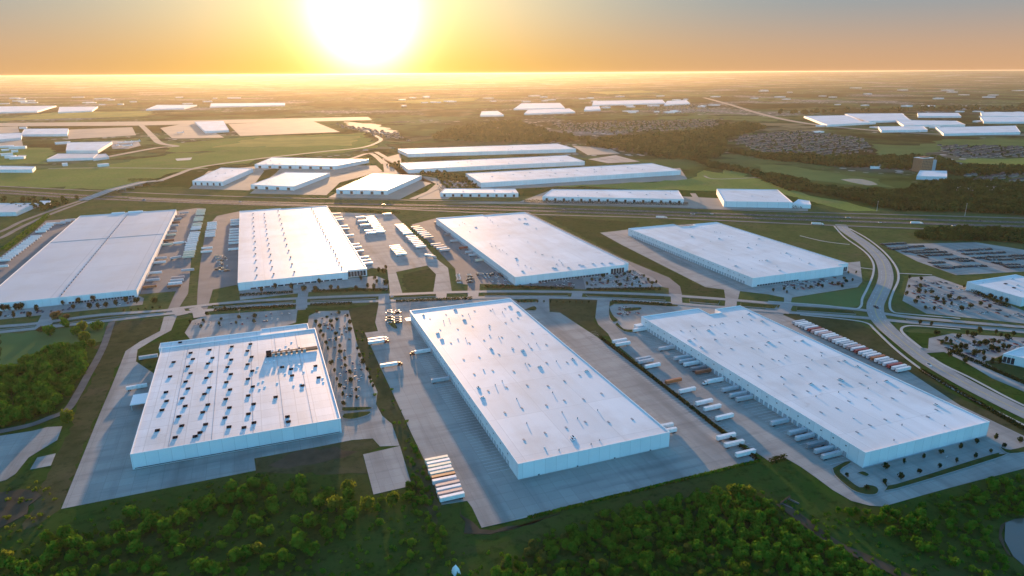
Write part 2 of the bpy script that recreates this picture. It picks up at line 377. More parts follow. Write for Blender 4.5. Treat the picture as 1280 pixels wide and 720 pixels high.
def strip(name, pts, width, mat, world=False, k=6, z=None, heights=None, line=None, thick=.2):
    w = smooth(pts if world else ats(pts), k); l, r = offset(w, width/2), offset(w, -width/2); z = z or nextz()
    mb = MB()
    for i in range(len(w)-1):
        mb.face([(*r[i], z), (*r[i+1], z), (*l[i+1], z), (*l[i], z)], M[mat])
        for e, f in ((l, 1), (r, -1)):
            q = [(*e[i], z), (*e[i+1], z), (*e[i+1], z-thick), (*e[i], z-thick)]
            mb.face(q if f > 0 else q[::-1], M[mat])
    o = mb.build(name); structure(o)
    for off, wd, pm, dash in line or ():
        c = offset(w, off); zz = z+.012; lm = MB(); acc = 0
        for i in range(len(c)-1):
            seg = math.dist(c[i], c[i+1]); nn = max(1, int(seg/4)) if dash else 1
            for j in range(nn):
                acc += seg/nn
                if dash and (acc % 12) > 4: continue
                a = [c[i][q]+(c[i+1][q]-c[i][q])*j/nn for q in (0, 1)]; b_ = [c[i][q]+(c[i+1][q]-c[i][q])*(j+1)/nn for q in (0, 1)]
                dx, dy = b_[0]-a[0], b_[1]-a[1]; L = math.hypot(dx, dy) or 1; nx, ny = -dy/L*wd/2, dx/L*wd/2
                lm.face([(a[0]-nx, a[1]-ny, zz), (b_[0]-nx, b_[1]-ny, zz), (b_[0]+nx, b_[1]+ny, zz), (a[0]+nx, a[1]+ny, zz)], M[pm])
        if lm.v: structure(lm.build('road_marking'))
    return o
def island(pts, mat='grass', kerb=True, world=False, k=3):
    """a planted bed raised behind a concrete kerb"""
    w = pts if world else ats(pts)
    if k > 1: w = smooth(w+[w[0]], k)[:-1]
    a = sum(w[i-1][0]*w[i][1]-w[i][0]*w[i-1][1] for i in range(len(w)))
    if a < 0: w = w[::-1]
    z = nextz(); mb = MB(); mb.prism(w, 0, z+.13, M['kerb']); structure(mb.build('kerb'))
    c = w+w[:2]; inner = [offset(c[i-1:i+2], .35)[1] for i in range(1, len(w)+1)]
    mb = MB(); mb.prism(inner, 0, z+.145, M[mat]); structure(mb.build('grass_bed'))

# grass tints under everything
sheet('lawn', [(-80, 425), (60, 412), (320, 388), (480, 378), (640, 372), (760, 375), (960, 392), (1100, 412), (1290, 420), (1400, 420), (1500, 300), (1290, 262), (960, 254), (640, 243), (420, 238), (140, 231), (-80, 224), (-200, 300)], 'park_grass')
sheet('lawn', [(128, 402), (205, 396), (198, 414), (172, 426), (155, 438), (148, 455), (138, 480), (123, 515), (105, 560), (76, 634), (30, 660), (60, 590), (90, 525), (115, 470)], 'brown_grass')
sheet('lawn', [(436, 384), (474, 376), (468, 402), (473, 412), (456, 415), (475, 456), (496, 498), (516, 541), (532, 576), (552, 630), (545, 660), (500, 560), (470, 500), (446, 427)], 'brown_grass')
sheet('lawn', [(686, 371), (747, 372), (743, 395), (747, 405), (762, 418), (747, 418), (700, 389), (687, 388)], 'brown_grass')
sheet('lawn', [(970, 388), (1060, 396), (1090, 410), (1130, 445), (1180, 484), (1290, 540), (1290, 552), (1200, 507), (1135, 464), (1040, 418)], 'brown_grass')
sheet('lawn', [(985, 378), (990, 371), (1075, 358), (1085, 348), (1090, 360), (1074, 380), (1060, 383)], 'meadow')
sheet('lawn', [(504, 341), (545, 331), (545, 345), (540, 364), (505, 362)], 'grass')
sheet('lawn', [(680, 268), (800, 276), (795, 283), (752, 288), (776, 303), (880, 357), (905, 361), (907, 371), (853, 365), (836, 344), (776, 319)], 'grass')
sheet('lawn', [(320, 571), (400, 557), (440, 549), (466, 547), (474, 557), (454, 566), (460, 590), (320, 590)], 'brown_grass')
sheet('bare_soil', [(335, 580), (372, 562), (420, 556), (448, 562), (430, 570), (360, 584)], 'dirt')
sheet('lawn', [(0, 415), (60, 411), (138, 401), (126, 425), (95, 430), (55, 440), (0, 470)], 'meadow')

# pavements of the plots
sheet('concrete_yard', [(205, 394), (200, 412), (175, 425), (157, 437), (150, 455), (140, 480), (125, 515), (107, 560), (77, 634), (320, 586), (318, 571), (400, 556), (440, 548), (466, 546), (475, 556), (499.5, 555), (490, 528), (478, 518), (470, 503), (472, 488), (460, 462), (446, 427), (440, 402), (436, 386), (398, 387), (386, 393), (384, 408), (300, 440), (200, 470), (170, 450), (172, 435), (195, 421), (214, 411), (222, 391)], 'yard')
sheet('car_park', [(231, 414), (240, 399), (258, 392), (372, 384.5), (370, 401), (300, 425), (240, 425)], 'yard')
sheet('concrete_pad', [(454, 566), (500, 555.5), (515, 605), (467, 616)], 'yard')
sheet('concrete_yard', [(474, 374), (489, 373), (640, 369), (672, 368), (686, 368), (687, 388), (700, 389), (747, 420), (800, 460), (860, 505), (920, 553), (950, 573), (840, 601), (640, 649), (602, 657.5), (590, 632), (584, 624), (552, 629), (532, 576), (515, 541), (495, 498), (475, 456), (456, 414), (472.5, 412), (469, 401)], 'yard')
sheet('concrete_yard', [(747, 370), (761, 371), (765, 377), (880, 380), (950, 384), (970, 388), (1040, 418), (1135, 462), (1200, 505), (1290, 548), (1290, 581), (1220, 599), (1160, 615), (1104, 631), (1087, 630), (1064, 624), (1040, 610), (1020, 595), (1000, 581), (981, 570), (962, 575), (940, 560), (902, 533), (852, 498), (800, 453), (765, 424), (760, 415), (748, 404), (744, 395)], 'yard')
sheet('concrete_yard', [(-60, 345), (0, 319), (43, 287), (57, 274), (92, 271), (219, 262), (247, 258), (256, 259), (240, 310), (237, 345), (235, 365), (221, 387), (208, 389), (220, 362), (175, 366), (0, 390)], 'yard2')
sheet('car_park', [(-40, 390), (172, 367), (180, 371), (178, 379), (60, 391), (-40, 402)], 'yard')
sheet('driveway', [(54, 388), (70, 385), (62, 405), (44, 407)], 'yard')
sheet('concrete_yard', [(271, 268), (300, 262), (299, 362), (296, 354), (266, 360), (258, 388), (246, 389), (247, 360), (250, 330), (257, 285)], 'yard2')
sheet('concrete_yard', [(405, 263), (492, 266), (507, 281), (530, 303), (546, 322), (560, 333), (565, 364), (541, 367), (545, 341), (534, 330), (495, 338), (504, 368), (488, 370), (484, 335), (464, 333), (440, 345)], 'yard')
sheet('car_park', [(299, 362), (437, 346), (470, 343), (485, 349), (485, 361), (440, 357), (300, 373)], 'yard')
sheet('driveway', [(373, 362), (386, 361), (382, 385), (370, 386)], 'yard')
sheet('concrete_yard', [(514, 279), (548, 270), (660, 263), (677, 272), (775, 320), (836, 345), (850, 356), (853, 369), (836, 369), (836, 358), (828, 357), (732, 360), (640, 354), (600, 353), (599, 364), (584, 366), (585, 354), (571, 352), (569, 334), (545, 309)], 'yard2')
sheet('car_park', [(727, 338), (786, 328), (800, 338), (816, 345), (828, 356), (732, 359.5)], 'yard')
sheet('concrete_yard', [(750, 289), (770, 287), (800, 283), (880, 277), (1052, 327), (1075, 325), (1078, 350), (1072, 357), (990, 370), (988, 379), (980, 379), (980, 370), (960, 366), (925, 362), (922, 374), (907, 373), (905, 360), (882, 357), (775, 303)], 'yard')
sheet('vehicle_lot', [(1103, 303), (1153, 302.6), (1220, 301), (1290, 312), (1290, 337), (1195, 342), (1147, 325)], 'yard')
sheet('car_park', [(1136, 345), (1167, 343), (1210, 358), (1267, 381.5), (1295, 393), (1295, 404), (1158, 390), (1128, 374)], 'yard')
sheet('car_park', [(1161, 421), (1190, 415), (1290, 421), (1290, 436), (1256, 441), (1230, 451), (1230, 457), (1262, 471), (1290, 480), (1290, 492), (1240, 471), (1207, 451), (1180, 438), (1150, 440), (1147, 432), (1160, 434)], 'yard')
sheet('driveway', [(975, 393), (956, 385), (962, 381), (990, 386)], 'yard')
sheet('concrete_pad', [(-20, 546), (40, 537), (60, 532), (78, 531), (72, 548), (52, 560), (36, 570), (20, 590), (8, 598), (-20, 605)], 'yard')
sheet('concrete_pad', [(47, 570), (70, 565), (64, 580), (38, 585)], 'yard')
# plots beyond the highway
sheet('concrete_yard', [(236, 234), (260, 212), (318, 206), (330, 212), (312, 236)], 'tan')
sheet('concrete_yard', [(312, 240), (345, 214), (352, 207), (318, 213), (320, 204), (470, 205), (478, 212), (425, 226), (408, 242)], 'tan')
sheet('concrete_yard', [(410, 245), (470, 212), (530, 219), (545, 224), (500, 247)], 'tan')
sheet('car_park', [(478, 196), (500, 190), (505, 220), (585, 225), (560, 247), (522, 247), (545, 228), (480, 213)], 'tan')
sheet('concrete_yard', [(585, 226), (600, 236), (860, 223), (850, 208), (720, 218)], 'tan')
sheet('car_park', [(545, 252), (650, 250), (690, 235), (1010, 252), (1010, 262), (650, 253)], 'tan')
sheet('concrete_pad', [(735, 197), (770, 192), (800, 200), (760, 202)], 'yard')
sheet('concrete_pad', [(715, 180), (760, 183), (775, 190), (735, 192)], 'tan')
# airfield and fields on the left, meadows on the right
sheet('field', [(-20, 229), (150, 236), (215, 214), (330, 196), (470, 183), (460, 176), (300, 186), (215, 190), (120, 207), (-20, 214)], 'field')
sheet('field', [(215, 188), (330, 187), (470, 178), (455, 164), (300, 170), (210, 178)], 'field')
sheet('golden_field', [(265, 182), (440, 180), (450, 168), (330, 170)], 'gold')
sheet('golden_field', [(20, 144), (70, 138), (190, 137), (185, 143), (90, 146)], 'gold')
sheet('golden_field', [(-20, 147), (120, 141), (100, 145), (-20, 150)], 'gold')
sheet('runway', [(-20, 152), (170, 150), (460, 144), (465, 148), (170, 155), (-20, 156)], 'tan')
sheet('airfield_apron', [(200, 158), (245, 150), (280, 170), (215, 171)], 'tan')
sheet('airfield_apron', [(85, 160), (165, 157), (170, 167), (85, 172)], 'tan')
sheet('airfield_apron', [(285, 153), (390, 149), (425, 163), (300, 168)], 'tan')
sheet('airfield_apron', [(138, 174), (172, 174), (176, 180), (160, 184), (140, 184)], 'yard')
sheet('airfield_apron', [(-10, 157), (22, 156), (30, 185), (-10, 186)], 'tan')
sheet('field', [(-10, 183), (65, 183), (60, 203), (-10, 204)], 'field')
sheet('golden_field', [(480, 125), (560, 121), (600, 120), (590, 124), (520, 127)], 'gold')
sheet('golden_field', [(735, 113), (800, 111), (825, 113), (760, 116)], 'gold')
sheet('bare_soil', [(430, 150), (470, 153), (500, 164), (480, 166), (440, 157)], 'tan')
sheet('field', [(480, 178), (640, 172), (640, 180), (500, 190)], 'brown_grass')
sheet('dry_pond', [(219, 196.5), (240, 195), (238, 198), (221, 199)], 'walk')
sheet('dry_pond', [(22, 192), (33, 192), (32, 194), (23, 194)], 'walk')
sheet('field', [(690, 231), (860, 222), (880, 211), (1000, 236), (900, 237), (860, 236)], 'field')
sheet('meadow', [(942, 204), (985, 205), (1030, 212), (1100, 222), (1120, 233), (1040, 226), (960, 214)], 'meadow')
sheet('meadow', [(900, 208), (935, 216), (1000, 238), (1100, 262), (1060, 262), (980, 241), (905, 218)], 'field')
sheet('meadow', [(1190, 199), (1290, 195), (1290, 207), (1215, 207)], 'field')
sheet('meadow', [(1090, 178), (1150, 180), (1185, 172), (1290, 172), (1290, 180), (1180, 185), (1150, 193), (1095, 192)], 'meadow')
sheet('pond', [(1050, 222.5), (1065, 221.5), (1078, 222), (1090, 225), (1098, 229), (1085, 230), (1066, 226.5)], 'water')
sheet('pond', [(1256, 652), (1268, 647), (1300, 645), (1335, 652), (1352, 675), (1335, 704), (1305, 713), (1280, 706), (1266, 694), (1255, 674)], 'pond_water')
sheet('shore', [(1250, 655), (1257, 650), (1254, 674), (1264, 694), (1258, 690), (1248, 672)], 'dirt')
sheet('bare_soil', [(-10, 615), (28, 610), (45, 612), (35, 640), (-10, 665)], 'dirt')
sheet('bare_soil', [(575, 632), (600, 660), (650, 655), (700, 640), (640, 660), (580, 665)], 'dirt')

# roads
UP = [(-320, 440), (-180, 424), (-60, 412), (0, 406.4), (44, 402.8), (125, 392), (200, 387), (225, 383.5), (300, 375.5), (400, 370), (480, 367), (560, 363.8), (640, 362.5), (740, 363.8), (827, 367), (900, 372), (960, 377), (1030, 381.5), (1075, 385.5), (1130, 394), (1200, 400.5), (1300, 409), (1420, 418), (1560, 428)]
LO = [(-320, 452), (-180, 434), (-60, 420), (0, 413.5), (44, 409), (140, 398.5), (200, 391.5), (240, 388), (320, 381), (400, 377.3), (480, 374.3), (560, 371.5), (640, 369.8), (740, 371.5), (840, 377.5), (900, 382), (960, 387), (1030, 391.8), (1085, 396), (1140, 401.5), (1200, 406.5), (1300, 415), (1420, 424.5), (1560, 435)]
for p in (UP, LO): strip('boulevard', p, 8.5, 'road', line=[(0, .22, 'paint_white', True)])
AV = [(1051, 279), (1058, 287), (1084, 305), (1101, 322), (1107, 338), (1106, 352), (1099, 368), (1094, 380), (1096, 393), (1108, 408), (1130, 427), (1160, 450), (1200, 474), (1240, 495), (1300, 524), (1400, 566), (1520, 612)]
strip('avenue', AV, 18, 'road', line=[(-.4, .25, 'paint_yellow', False), (.4, .25, 'paint_yellow', False), (5, .2, 'paint_white', True), (-5, .2, 'paint_white', True)])
for p in ([(222, 384), (224, 388), (228, 392)], [(243, 383), (248, 388), (250, 395)], [(377, 372), (377, 384)], [(480, 366), (480, 378)], [(552, 364), (551, 373)], [(592, 363), (591, 372)], [(722, 363), (720, 372)], [(680, 363), (680, 372)], [(845, 366), (846, 379)], [(914, 372), (913, 384)], [(984, 378), (978, 390)], [(58, 402), (52, 410)]):
    strip('median_crossing', p, 13, 'road')
for p in ([(1043, 281), (1056, 295), (1080, 312), (1091, 326), (1091.5, 340), (1085, 357), (1078, 371), (1076, 381), (1066, 384.5), (1030, 380), (960, 375)],
          [(1062, 284), (1085, 297), (1106, 314), (1120, 332), (1123, 347), (1116, 364), (1112, 378), (1116, 388), (1135, 391), (1200, 396.5)],
          [(1000, 392), (1060, 398), (1084, 402.5), (1094, 411), (1118, 434), (1150, 459), (1190, 484), (1240, 510), (1300, 540)],
          [(1200, 410), (1150, 406), (1133, 406), (1126.5, 410), (1131, 417), (1152, 434)], [(1164, 445), (1180, 455), (1215, 472), (1260, 496), (1300, 515)],
          [(1000, 293), (1030, 300), (1062, 304)], [(1122, 340), (1165, 342)], [(1075, 333), (1092, 335)]):
    strip('sidewalk', p, 2.6, 'walk')
HA = [(-500, 208), (-250, 221.5), (-80, 231), (0, 235.8), (120, 243.2), (320, 250.6), (480, 253.8), (640, 257.2), (800, 262), (960, 267.2), (1120, 271.7), (1290, 276.5), (1500, 282), (1750, 289)]
HB = [(-500, 211), (-250, 225), (-80, 234.8), (0, 239.2), (120, 246.6), (320, 254.0), (480, 257.5), (640, 261), (800, 266), (960, 271.4), (1120, 276.6), (1290, 281.5), (1500, 287.5), (1750, 295)]
for p in (HA, HB): strip('highway', p, 15, 'asphalt', line=[(-6.4, .25, 'paint_white', False), (6.4, .25, 'paint_yellow', False), (2, .2, 'paint_white', True), (-2, .2, 'paint_white', True)])
strip('frontage_road', [(-80, 227), (0, 231), (137, 237.6), (320, 244.6), (480, 247.8), (640, 251), (800, 256), (960, 262.3), (1120, 266.6), (1290, 271.3), (1500, 277)], 8, 'road_mid')
strip('frontage_road', [(162, 246.3), (250, 250), (410, 255.6), (585, 263.6), (690, 267), (820, 270.6), (960, 276.5), (1042, 280), (1147, 284), (1290, 289), (1500, 295)], 8, 'road_mid')
strip('arterial_road', [(-60, 318), (0, 296), (20, 285.5), (50, 271.5), (80, 259.5), (108, 249.5)], 9, 'road_mid')
strip('arterial_road', [(-60, 306), (0, 288), (25, 276), (50, 266.5), (80, 256), (105, 247.8)], 9, 'road_mid')
strip('arterial_road', [(200, 224), (222, 216), (250, 207), (320, 197), (400, 188), (450, 183), (470, 177), (476, 172), (468, 167)], 16, 'tan')
strip('airfield_road', [(172, 151), (180, 158), (190, 168), (200, 177), (220, 181), (195, 183), (130, 195)], 26, 'tan')
strip('country_road', [(60, 209), (130, 208), (260, 209)], 8, 'tan')
strip('country_road', [(880, 218), (900, 222), (985, 218)], 6, 'tan')
strip('distant_highway', [(880, 120), (910, 128), (950, 140), (1000, 151), (1080, 160), (1180, 166), (1290, 167)], 40, 'tan')
strip('service_road', [(528, 219), (545, 222), (553, 226), (545, 234), (515, 247)], 14, 'tan')
strip('service_road', [(330, 240), (350, 232), (400, 219), (450, 211)], 9, 'tan')
strip('service_road', [(480, 203), (463, 190), (440, 196), (410, 203)], 16, 'tan')
strip('service_road', [(470, 188), (500, 205)], 16, 'tan')
strip('service_road', [(868, 259), (872, 250), (866, 240)], 12, 'tan')
strip('gravel_track', [(140, 401), (137, 410), (131, 428), (122, 447), (110, 468), (98, 490), (84, 511), (62, 521), (38, 530), (0, 538), (-30, 541)], 6.5, 'gravel')
strip('dirt_track', [(975, 628), (998, 645), (1020, 662), (1048, 681), (1075, 693), (1105, 707), (1135, 722), (1160, 735)], 7, 'dirt')

# ------------------------------------------------------------------ planted beds between the car parks
for p in ([(1040, 584), (1056, 576), (1064, 577), (1050, 587), (1058, 596), (1074, 608), (1083, 605), (1094, 607), (1098, 612), (1094, 617), (1081, 617), (1064, 611), (1044, 594)],
          [(1103, 596), (1109, 601), (1119, 604), (1238, 567), (1248, 566.5), (1251, 570), (1120, 610), (1108, 607), (1102, 601)],
          [(1250, 557), (1262, 561), (1290, 555), (1290, 562), (1263, 566), (1252, 561)],
          [(1071, 590), (1078, 588), (1086, 592), (1082, 594.5)],
          [(428, 508), (462, 507.5), (461, 511), (430, 513)], [(430, 516), (462, 513), (459, 518), (440, 523), (428, 521)],
          [(485, 395), (488, 395), (497, 408), (492, 409), (484, 402)],
          [(640, 373), (670, 372.5), (671, 376), (652, 377)], [(655, 386), (667, 381.5), (671, 384), (668, 387)],
          [(762, 375.5), (840, 379), (838, 382), (768, 379), (766, 392), (773, 399), (766, 401), (761, 392)],
          [(779, 384), (800, 383), (800, 386), (782, 388)], [(772, 402), (780, 410), (792, 411), (792, 414), (780, 413), (769, 405)],
          [(1230, 452), (1238, 450), (1290, 462), (1290, 476), (1262, 468)], [(1175, 425), (1192, 428), (1190, 431), (1176, 428)]):
    island(p)
for p in ([(0, 409.5), (44, 405.6), (46, 406), (0, 410.8)], [(66, 402.5), (125, 394.5), (205, 388), (205, 389.6), (140, 395.2), (66, 404.5)], [(265, 380), (366, 374), (366, 376), (268, 382.5)], [(388, 373), (470, 369.5), (470, 371.8), (388, 375)], [(492, 368.5), (545, 366.3), (545, 369), (492, 371.4)], [(606, 365), (710, 364.8), (710, 368.3), (606, 368.2)], [(730, 365.8), (830, 369), (832, 373.8), (735, 369)], [(862, 372), (900, 374.8), (898, 379), (862, 376)], [(926, 377), (972, 380.5), (968, 384.8), (926, 381.5)], [(996, 382), (1065, 387), (1070, 391.5), (996, 387)], [(1130, 397), (1200, 402.6), (1290, 410), (1290, 411.6), (1200, 404.6), (1135, 399)]):
    island(p, 'grass', k=1)

# ------------------------------------------------------------------ warehouses
DOOR = MB().box(-.06, .06, -1.5, 1.5, 0, 3.3, M['seal']).box(-.09, .09, -1.25, 1.25, .1, 3.1, M['door']).mesh('dock_door')
LOUV = MB().box(-.05, .05, -.55, .55, 0, .9, M['dark']).mesh('wall_louvre')
def vent_mesh(w, h, mat='unit', cap='coping'):
    return MB().box(-w/2, w/2, -w/2, w/2, 0, h*.75, M[mat]).box(-w*.6, w*.6, -w*.6, w*.6, h*.75, h, M[cap], .15*w, .15*w).mesh('roof_vent')
VENT = vent_mesh(1.0, .7); VENT_TALL = vent_mesh(.6, 1.2, 'unit', 'unit'); VENT_DARK = vent_mesh(2.9, .8, 'dark', 'dark')
RTU = MB().box(-1.8, 1.8, -1.2, 1.2, 0, .3, M['unit']).box(-1.7, 1.7, -1.1, 1.1, .3, .85, M['coping']).cyl(-.7, 0, .85, 1.0, .6, .6, M['dark'], 10).cyl(.7, 0, .85, 1.0, .6, .6, M['dark'], 10).mesh('air_handler')
HATCH = MB().box(-.9, .9, -.9, .9, 0, .45, M['coping'], .12, .12).mesh('skylight')
def inset(w, d):
    a = sum(w[i-1][0]*w[i][1]-w[i][0]*w[i-1][1] for i in range(len(w)))
    if a < 0: w = w[::-1]
    n = len(w); res = []
    for i in range(n):
        p, q, r = w[i-1], w[i], w[(i+1) % n]
        e1 = Vector((q[0]-p[0], q[1]-p[1])).normalized(); e2 = Vector((r[0]-q[0], r[1]-q[1])).normalized()
        n1 = Vector((-e1.y, e1.x)); n2 = Vector((-e2.y, e2.x)); b_ = (n1+n2); b_ = b_/(max(.2, b_.dot(n1)))
        res.append((q[0]+b_.x*d, q[1]+b_.y*d))
    return res
def warehouse(name, label, w, H, roof='roof', band=False, par=.7, group=None, cat='warehouse'):
    """footprint w (world), walls with parapet, roof sheet below the parapet, coping on top"""
    root = empty(name, (w[0][0], w[0][1], 0), 0, label, cat, group)
    o = (w[0][0], w[0][1]); L = [(p[0]-o[0], p[1]-o[1]) for p in w]
    inn = inset(L, .4)
    if sum(L[i-1][0]*L[i][1]-L[i][0]*L[i-1][1] for i in range(len(L))) < 0: L = L[::-1]
    mb = MB(); mb.prism(L, 0, H, M['wall'], top=False)
    n = len(L)
    for k in range(n):
        l = (k+1) % n
        mb.face([(*inn[l], H-par), (*inn[k], H-par), (*inn[k], H), (*inn[l], H)], M['wall'])
    mb.build('wall', root)
    MB().face([(*p, H-par) for p in inn], M[roof]).build('roof', root)
    ou = inset(L, -.08); i2 = inset(L, .48); mb = MB()
    for k in range(n):
        l = (k+1) % n
        for z, a, b_ in ((H+.12, ou, i2), ):
            mb.face([(*a[k], z), (*a[l], z), (*b_[l], z), (*b_[k], z)], M['coping'])
        mb.face([(*ou[k], H-.25), (*ou[l], H-.25), (*ou[l], H+.12), (*ou[k], H+.12)], M['coping'])
        mb.face([(*i2[l], H-.15), (*i2[k], H-.15), (*i2[k], H+.12), (*i2[l], H+.12)], M['coping'])
    mb.build('coping', root)
    if band:
        b0 = inset(L, -.05); mb = MB()
        for k in range(n):
            l = (k+1) % n; mb.face([(*b0[k], 0), (*b0[l], 0), (*b0[l], band), (*b0[k], band)], M['wall_band']); mb.face([(*b0[k], band), (*b0[l], band), (*L[l], band), (*L[k], band)], M['wall_band'])
        mb.build('base_band', root)
    return root
def on_wall(root, name, me, p, q, spacing, z, start=6, jitter=0, skip=(), limit=100):
    """a row of parts on the wall that runs from p to q (world), outside on the right of p->q"""
    dx, dy = q[0]-p[0], q[1]-p[1]; L = math.hypot(dx, dy); k = 0; s = start; a = math.atan2(dy, dx); cnt = 0
    while s < L-start+.1 and cnt < limit:
        if k not in skip:
            x, y = p[0]+dx*s/L, p[1]+dy*s/L
            obj(name, me, root, (x-root.location.x, y-root.location.y, z), a-math.pi/2); cnt += 1
        s += spacing; k += 1
def on_roof(root, name, me, x, y, z, rz=0): return obj(name, me, root, (x-root.location.x, y-root.location.y, z), rz)
def window_band(root, p, q, a, b_, z0, z1, bays, name='window'):
    """dark glazing between fractions a and b of the wall p->q, split in bays"""
    dx, dy = q[0]-p[0], q[1]-p[1]; L = math.hypot(dx, dy); an = math.atan2(dy, dx); wd = L*(b_-a)/bays
    me = MB().box(-.1, .12, -wd*.42, wd*.42, 0, z1-z0, M['glass']); 
    me.box(-.14, .16, -wd*.44, wd*.44, -.15, 0, M['coping']); me = me.mesh(name)
    for i in range(bays):
        s = a+(b_-a)*(i+.5)/bays
        obj(name, me, root, (p[0]+dx*s-root.location.x, p[1]+dy*s-root.location.y, z0), an-math.pi/2)
def canopy(root, x0, x1, y0, y1, z, mat='coping'):
    MB().box(x0-root.location.x, x1-root.location.x, y0-root.location.y, y1-root.location.y, z, z+.5, M[mat]).build('canopy', root)

# W1: the low one left in front, roof dotted with dark vents
W1 = [(-101.5, 478), (40, 478), (40, 684), (34, 684), (34, 701), (-12, 701), (-12, 696), (-104, 696), (-104, 682), (-101.5, 682)]
w1 = warehouse('warehouse', 'white warehouse with dark vents dotted in rows across its whole roof', W1, 12, 'roof_vents')
VP = [(868,278),(850,350),(830,428),(833,472),(810,517),(787,618),(953,232),(964,263),(940,300),(953,333),(928,375),(940,410),(912,458),(926,497),(894,549),(909,595),(876,653),(1048,217),(1062,257),(1040,285),(1055,327),(1032,357),(1047,405),(1022,437),(1039,490),(1014,528),(1028,588),(1000,629),(976,648),(1159,201),(1140,235),(1156,266),(1137,303),(1154,338),(1132,378),(1150,415),(1129,462),(1147,505),(1125,555),(1145,601),(1252,188),(1237,222),(1258,252),(1238,289),(1261,322),(1240,362),(1264,400),(1241,445),(1268,487),(1242,536),(1270,580),(1220,604),(900,180)]
VP = [(x/4, 380+y/4) for x, y in VP]+[(320+x/4, 380+y/4) for x, y in ((98,452),(130,303),(175,313),(180,345),(232,395),(297,297),(313,355),(157,550),(162,575))]
for p in VP: on_roof(w1, 'roof_vent', VENT_DARK, *at(*p, 12.5), 11.3)
u0, v0 = w1.location.x, w1.location.y
MB().box(-101-u0, 39.6-u0, 681.6-v0, 682.2-v0, 11.3, 12.15, M['coping']).build('parapet_wall', w1)
for x in (-78, -50, -22, 0, 20):                               # raised pipe runs across the roof
    MB().box(x-u0-.1, x-u0+.1, 480-v0, 676-v0, 11.3, 11.5, M['unit']).build('roof_pipe', w1)
a, b_ = at(340, 441, 12), at(396, 430, 12)
mb = MB(); mb.box(-.2, b_[0]-a[0], -3, 3, .6, 2.0, M['rust'])
for i in range(7): mb.box(i*4.6, i*4.6+2.6, -4.6, -3.1, .0, 3.2, M['unit']).box(i*4.6+1, i*4.6+2.2, 3.2, 4.9, 0, 2.0+1.6*(i % 2), M['steel'])
mb.box(-5, -.4, -4.5, 4, 0, 3.4, M['dark']); mb.build('cooling_plant', w1, (a[0]-u0, a[1]-v0, 11.3))
for i in range(26):
    x, y = random.uniform(-20, 36), random.uniform(545, 660)
    on_roof(w1, 'roof_hatch', HATCH, x, y, 11.3)
on_wall(w1, 'dock_door', DOOR, (-101.5, 682), (-101.5, 478), 7, .6, 8)
on_wall(w1, 'downspout', MB().box(-.05, .08, -.12, .12, 0, 10, M['coping']).mesh('downspout'), (-101.5, 478), (40, 478), 15.5, .4, 8)
for p in (((160, 484), (30, 16)), ):
    pass
c = at(178, 504); MB().box(c[0]-7-u0, c[0]+7-u0, c[1]-10-v0, c[1]+10-v0, 5.2, 5.8, M['coping']).box(c[0]-6.6-u0, c[0]-6-u0, c[1]-9-v0, c[1]-8.4-v0, 0, 5.2, M['steel']).box(c[0]-6.6-u0, c[0]-6-u0, c[1]+8.4-v0, c[1]+9-v0, 0, 5.2, M['steel']).box(c[0]+6-u0, c[0]+6.6-u0, c[1]-9-v0, c[1]-8.4-v0, 0, 5.2, M['steel']).box(c[0]+6-u0, c[0]+6.6-u0, c[1]+8.4-v0, c[1]+9-v0, 0, 5.2, M['steel']).build('loading_canopy', w1)
# a rail-side pipe along the front wall
MB().box(-100-u0, 39-u0, 477.2-v0, 477.6-v0, 1.0, 1.3, M['dark']).build('wall_pipe', w1)

# W2: the central one
W2 = [(142.3, 371), (259.8, 371), (259.8, 701), (142.3, 701)]
w2 = warehouse('warehouse', 'long white warehouse in the centre with a plain pale roof and blue-shaded front', W2, 12)
for cx in (168, 176, 200, 208, 228, 236):
    for k in range(9):
        if random.random() < .5: on_roof(w2, 'roof_vent', VENT_TALL if random.random() < .7 else VENT, cx+random.uniform(-1, 1), 385+k*35+random.uniform(-8, 8), 11.3)
for k in range(16): on_roof(w2, 'air_handler', RTU, random.choice((152, 190, 218, 250))+random.uniform(-2, 2), 382+random.random()*310, 11.3, random.choice((0, math.pi/2)))
on_wall(w2, 'dock_door', DOOR, (142.3, 701), (142.3, 371), 5.6, .4, 14, limit=54)
on_wall(w2, 'wall_louvre', LOUV, (142.3, 701), (142.3, 371), 15, 8.2, 10)
on_wall(w2, 'wall_lamp', LOUV, (142.3, 371), (259.8, 371), 29, .1, 15)
on_wall(w2, 'dock_door', DOOR, (259.8, 371), (259.8, 701), 8, .4, 14)
canopy(w2, 136, 142.2, 690, 699, 4.2)
# W3: right front
W3 = [(368, 299), (488.5, 299), (488.5, 583), (455, 583), (455, 571), (440, 571), (440, 592), (368, 592)]
w3 = warehouse('warehouse', 'long white warehouse on the right with a notched rear and trailers at its left docks', W3, 12)
for cx in (392, 400, 424, 432, 452, 466):
    for k in range(8):
        if random.random() < .5: on_roof(w3, 'roof_vent', VENT_TALL if random.random() < .7 else VENT, cx+random.uniform(-1, 1), 312+k*33+random.uniform(-8, 8), 11.3)
for k in range(14): on_roof(w3, 'air_handler', RTU, random.choice((378, 412, 444, 478))+random.uniform(-2, 2), 312+random.random()*250, 11.3, random.choice((0, math.pi/2)))
on_wall(w3, 'dock_door', DOOR, (368, 592), (368, 299), 5.4, .4, 12, limit=50)
on_wall(w3, 'wall_louvre', LOUV, (368, 592), (368, 299), 11.6, 8.2, 10)
u3, v3 = w3.location.x, w3.location.y
MB().box(.3, 120.2, -.12, -.02, 0, .9, M['wall_band']).build('base_band', w3)
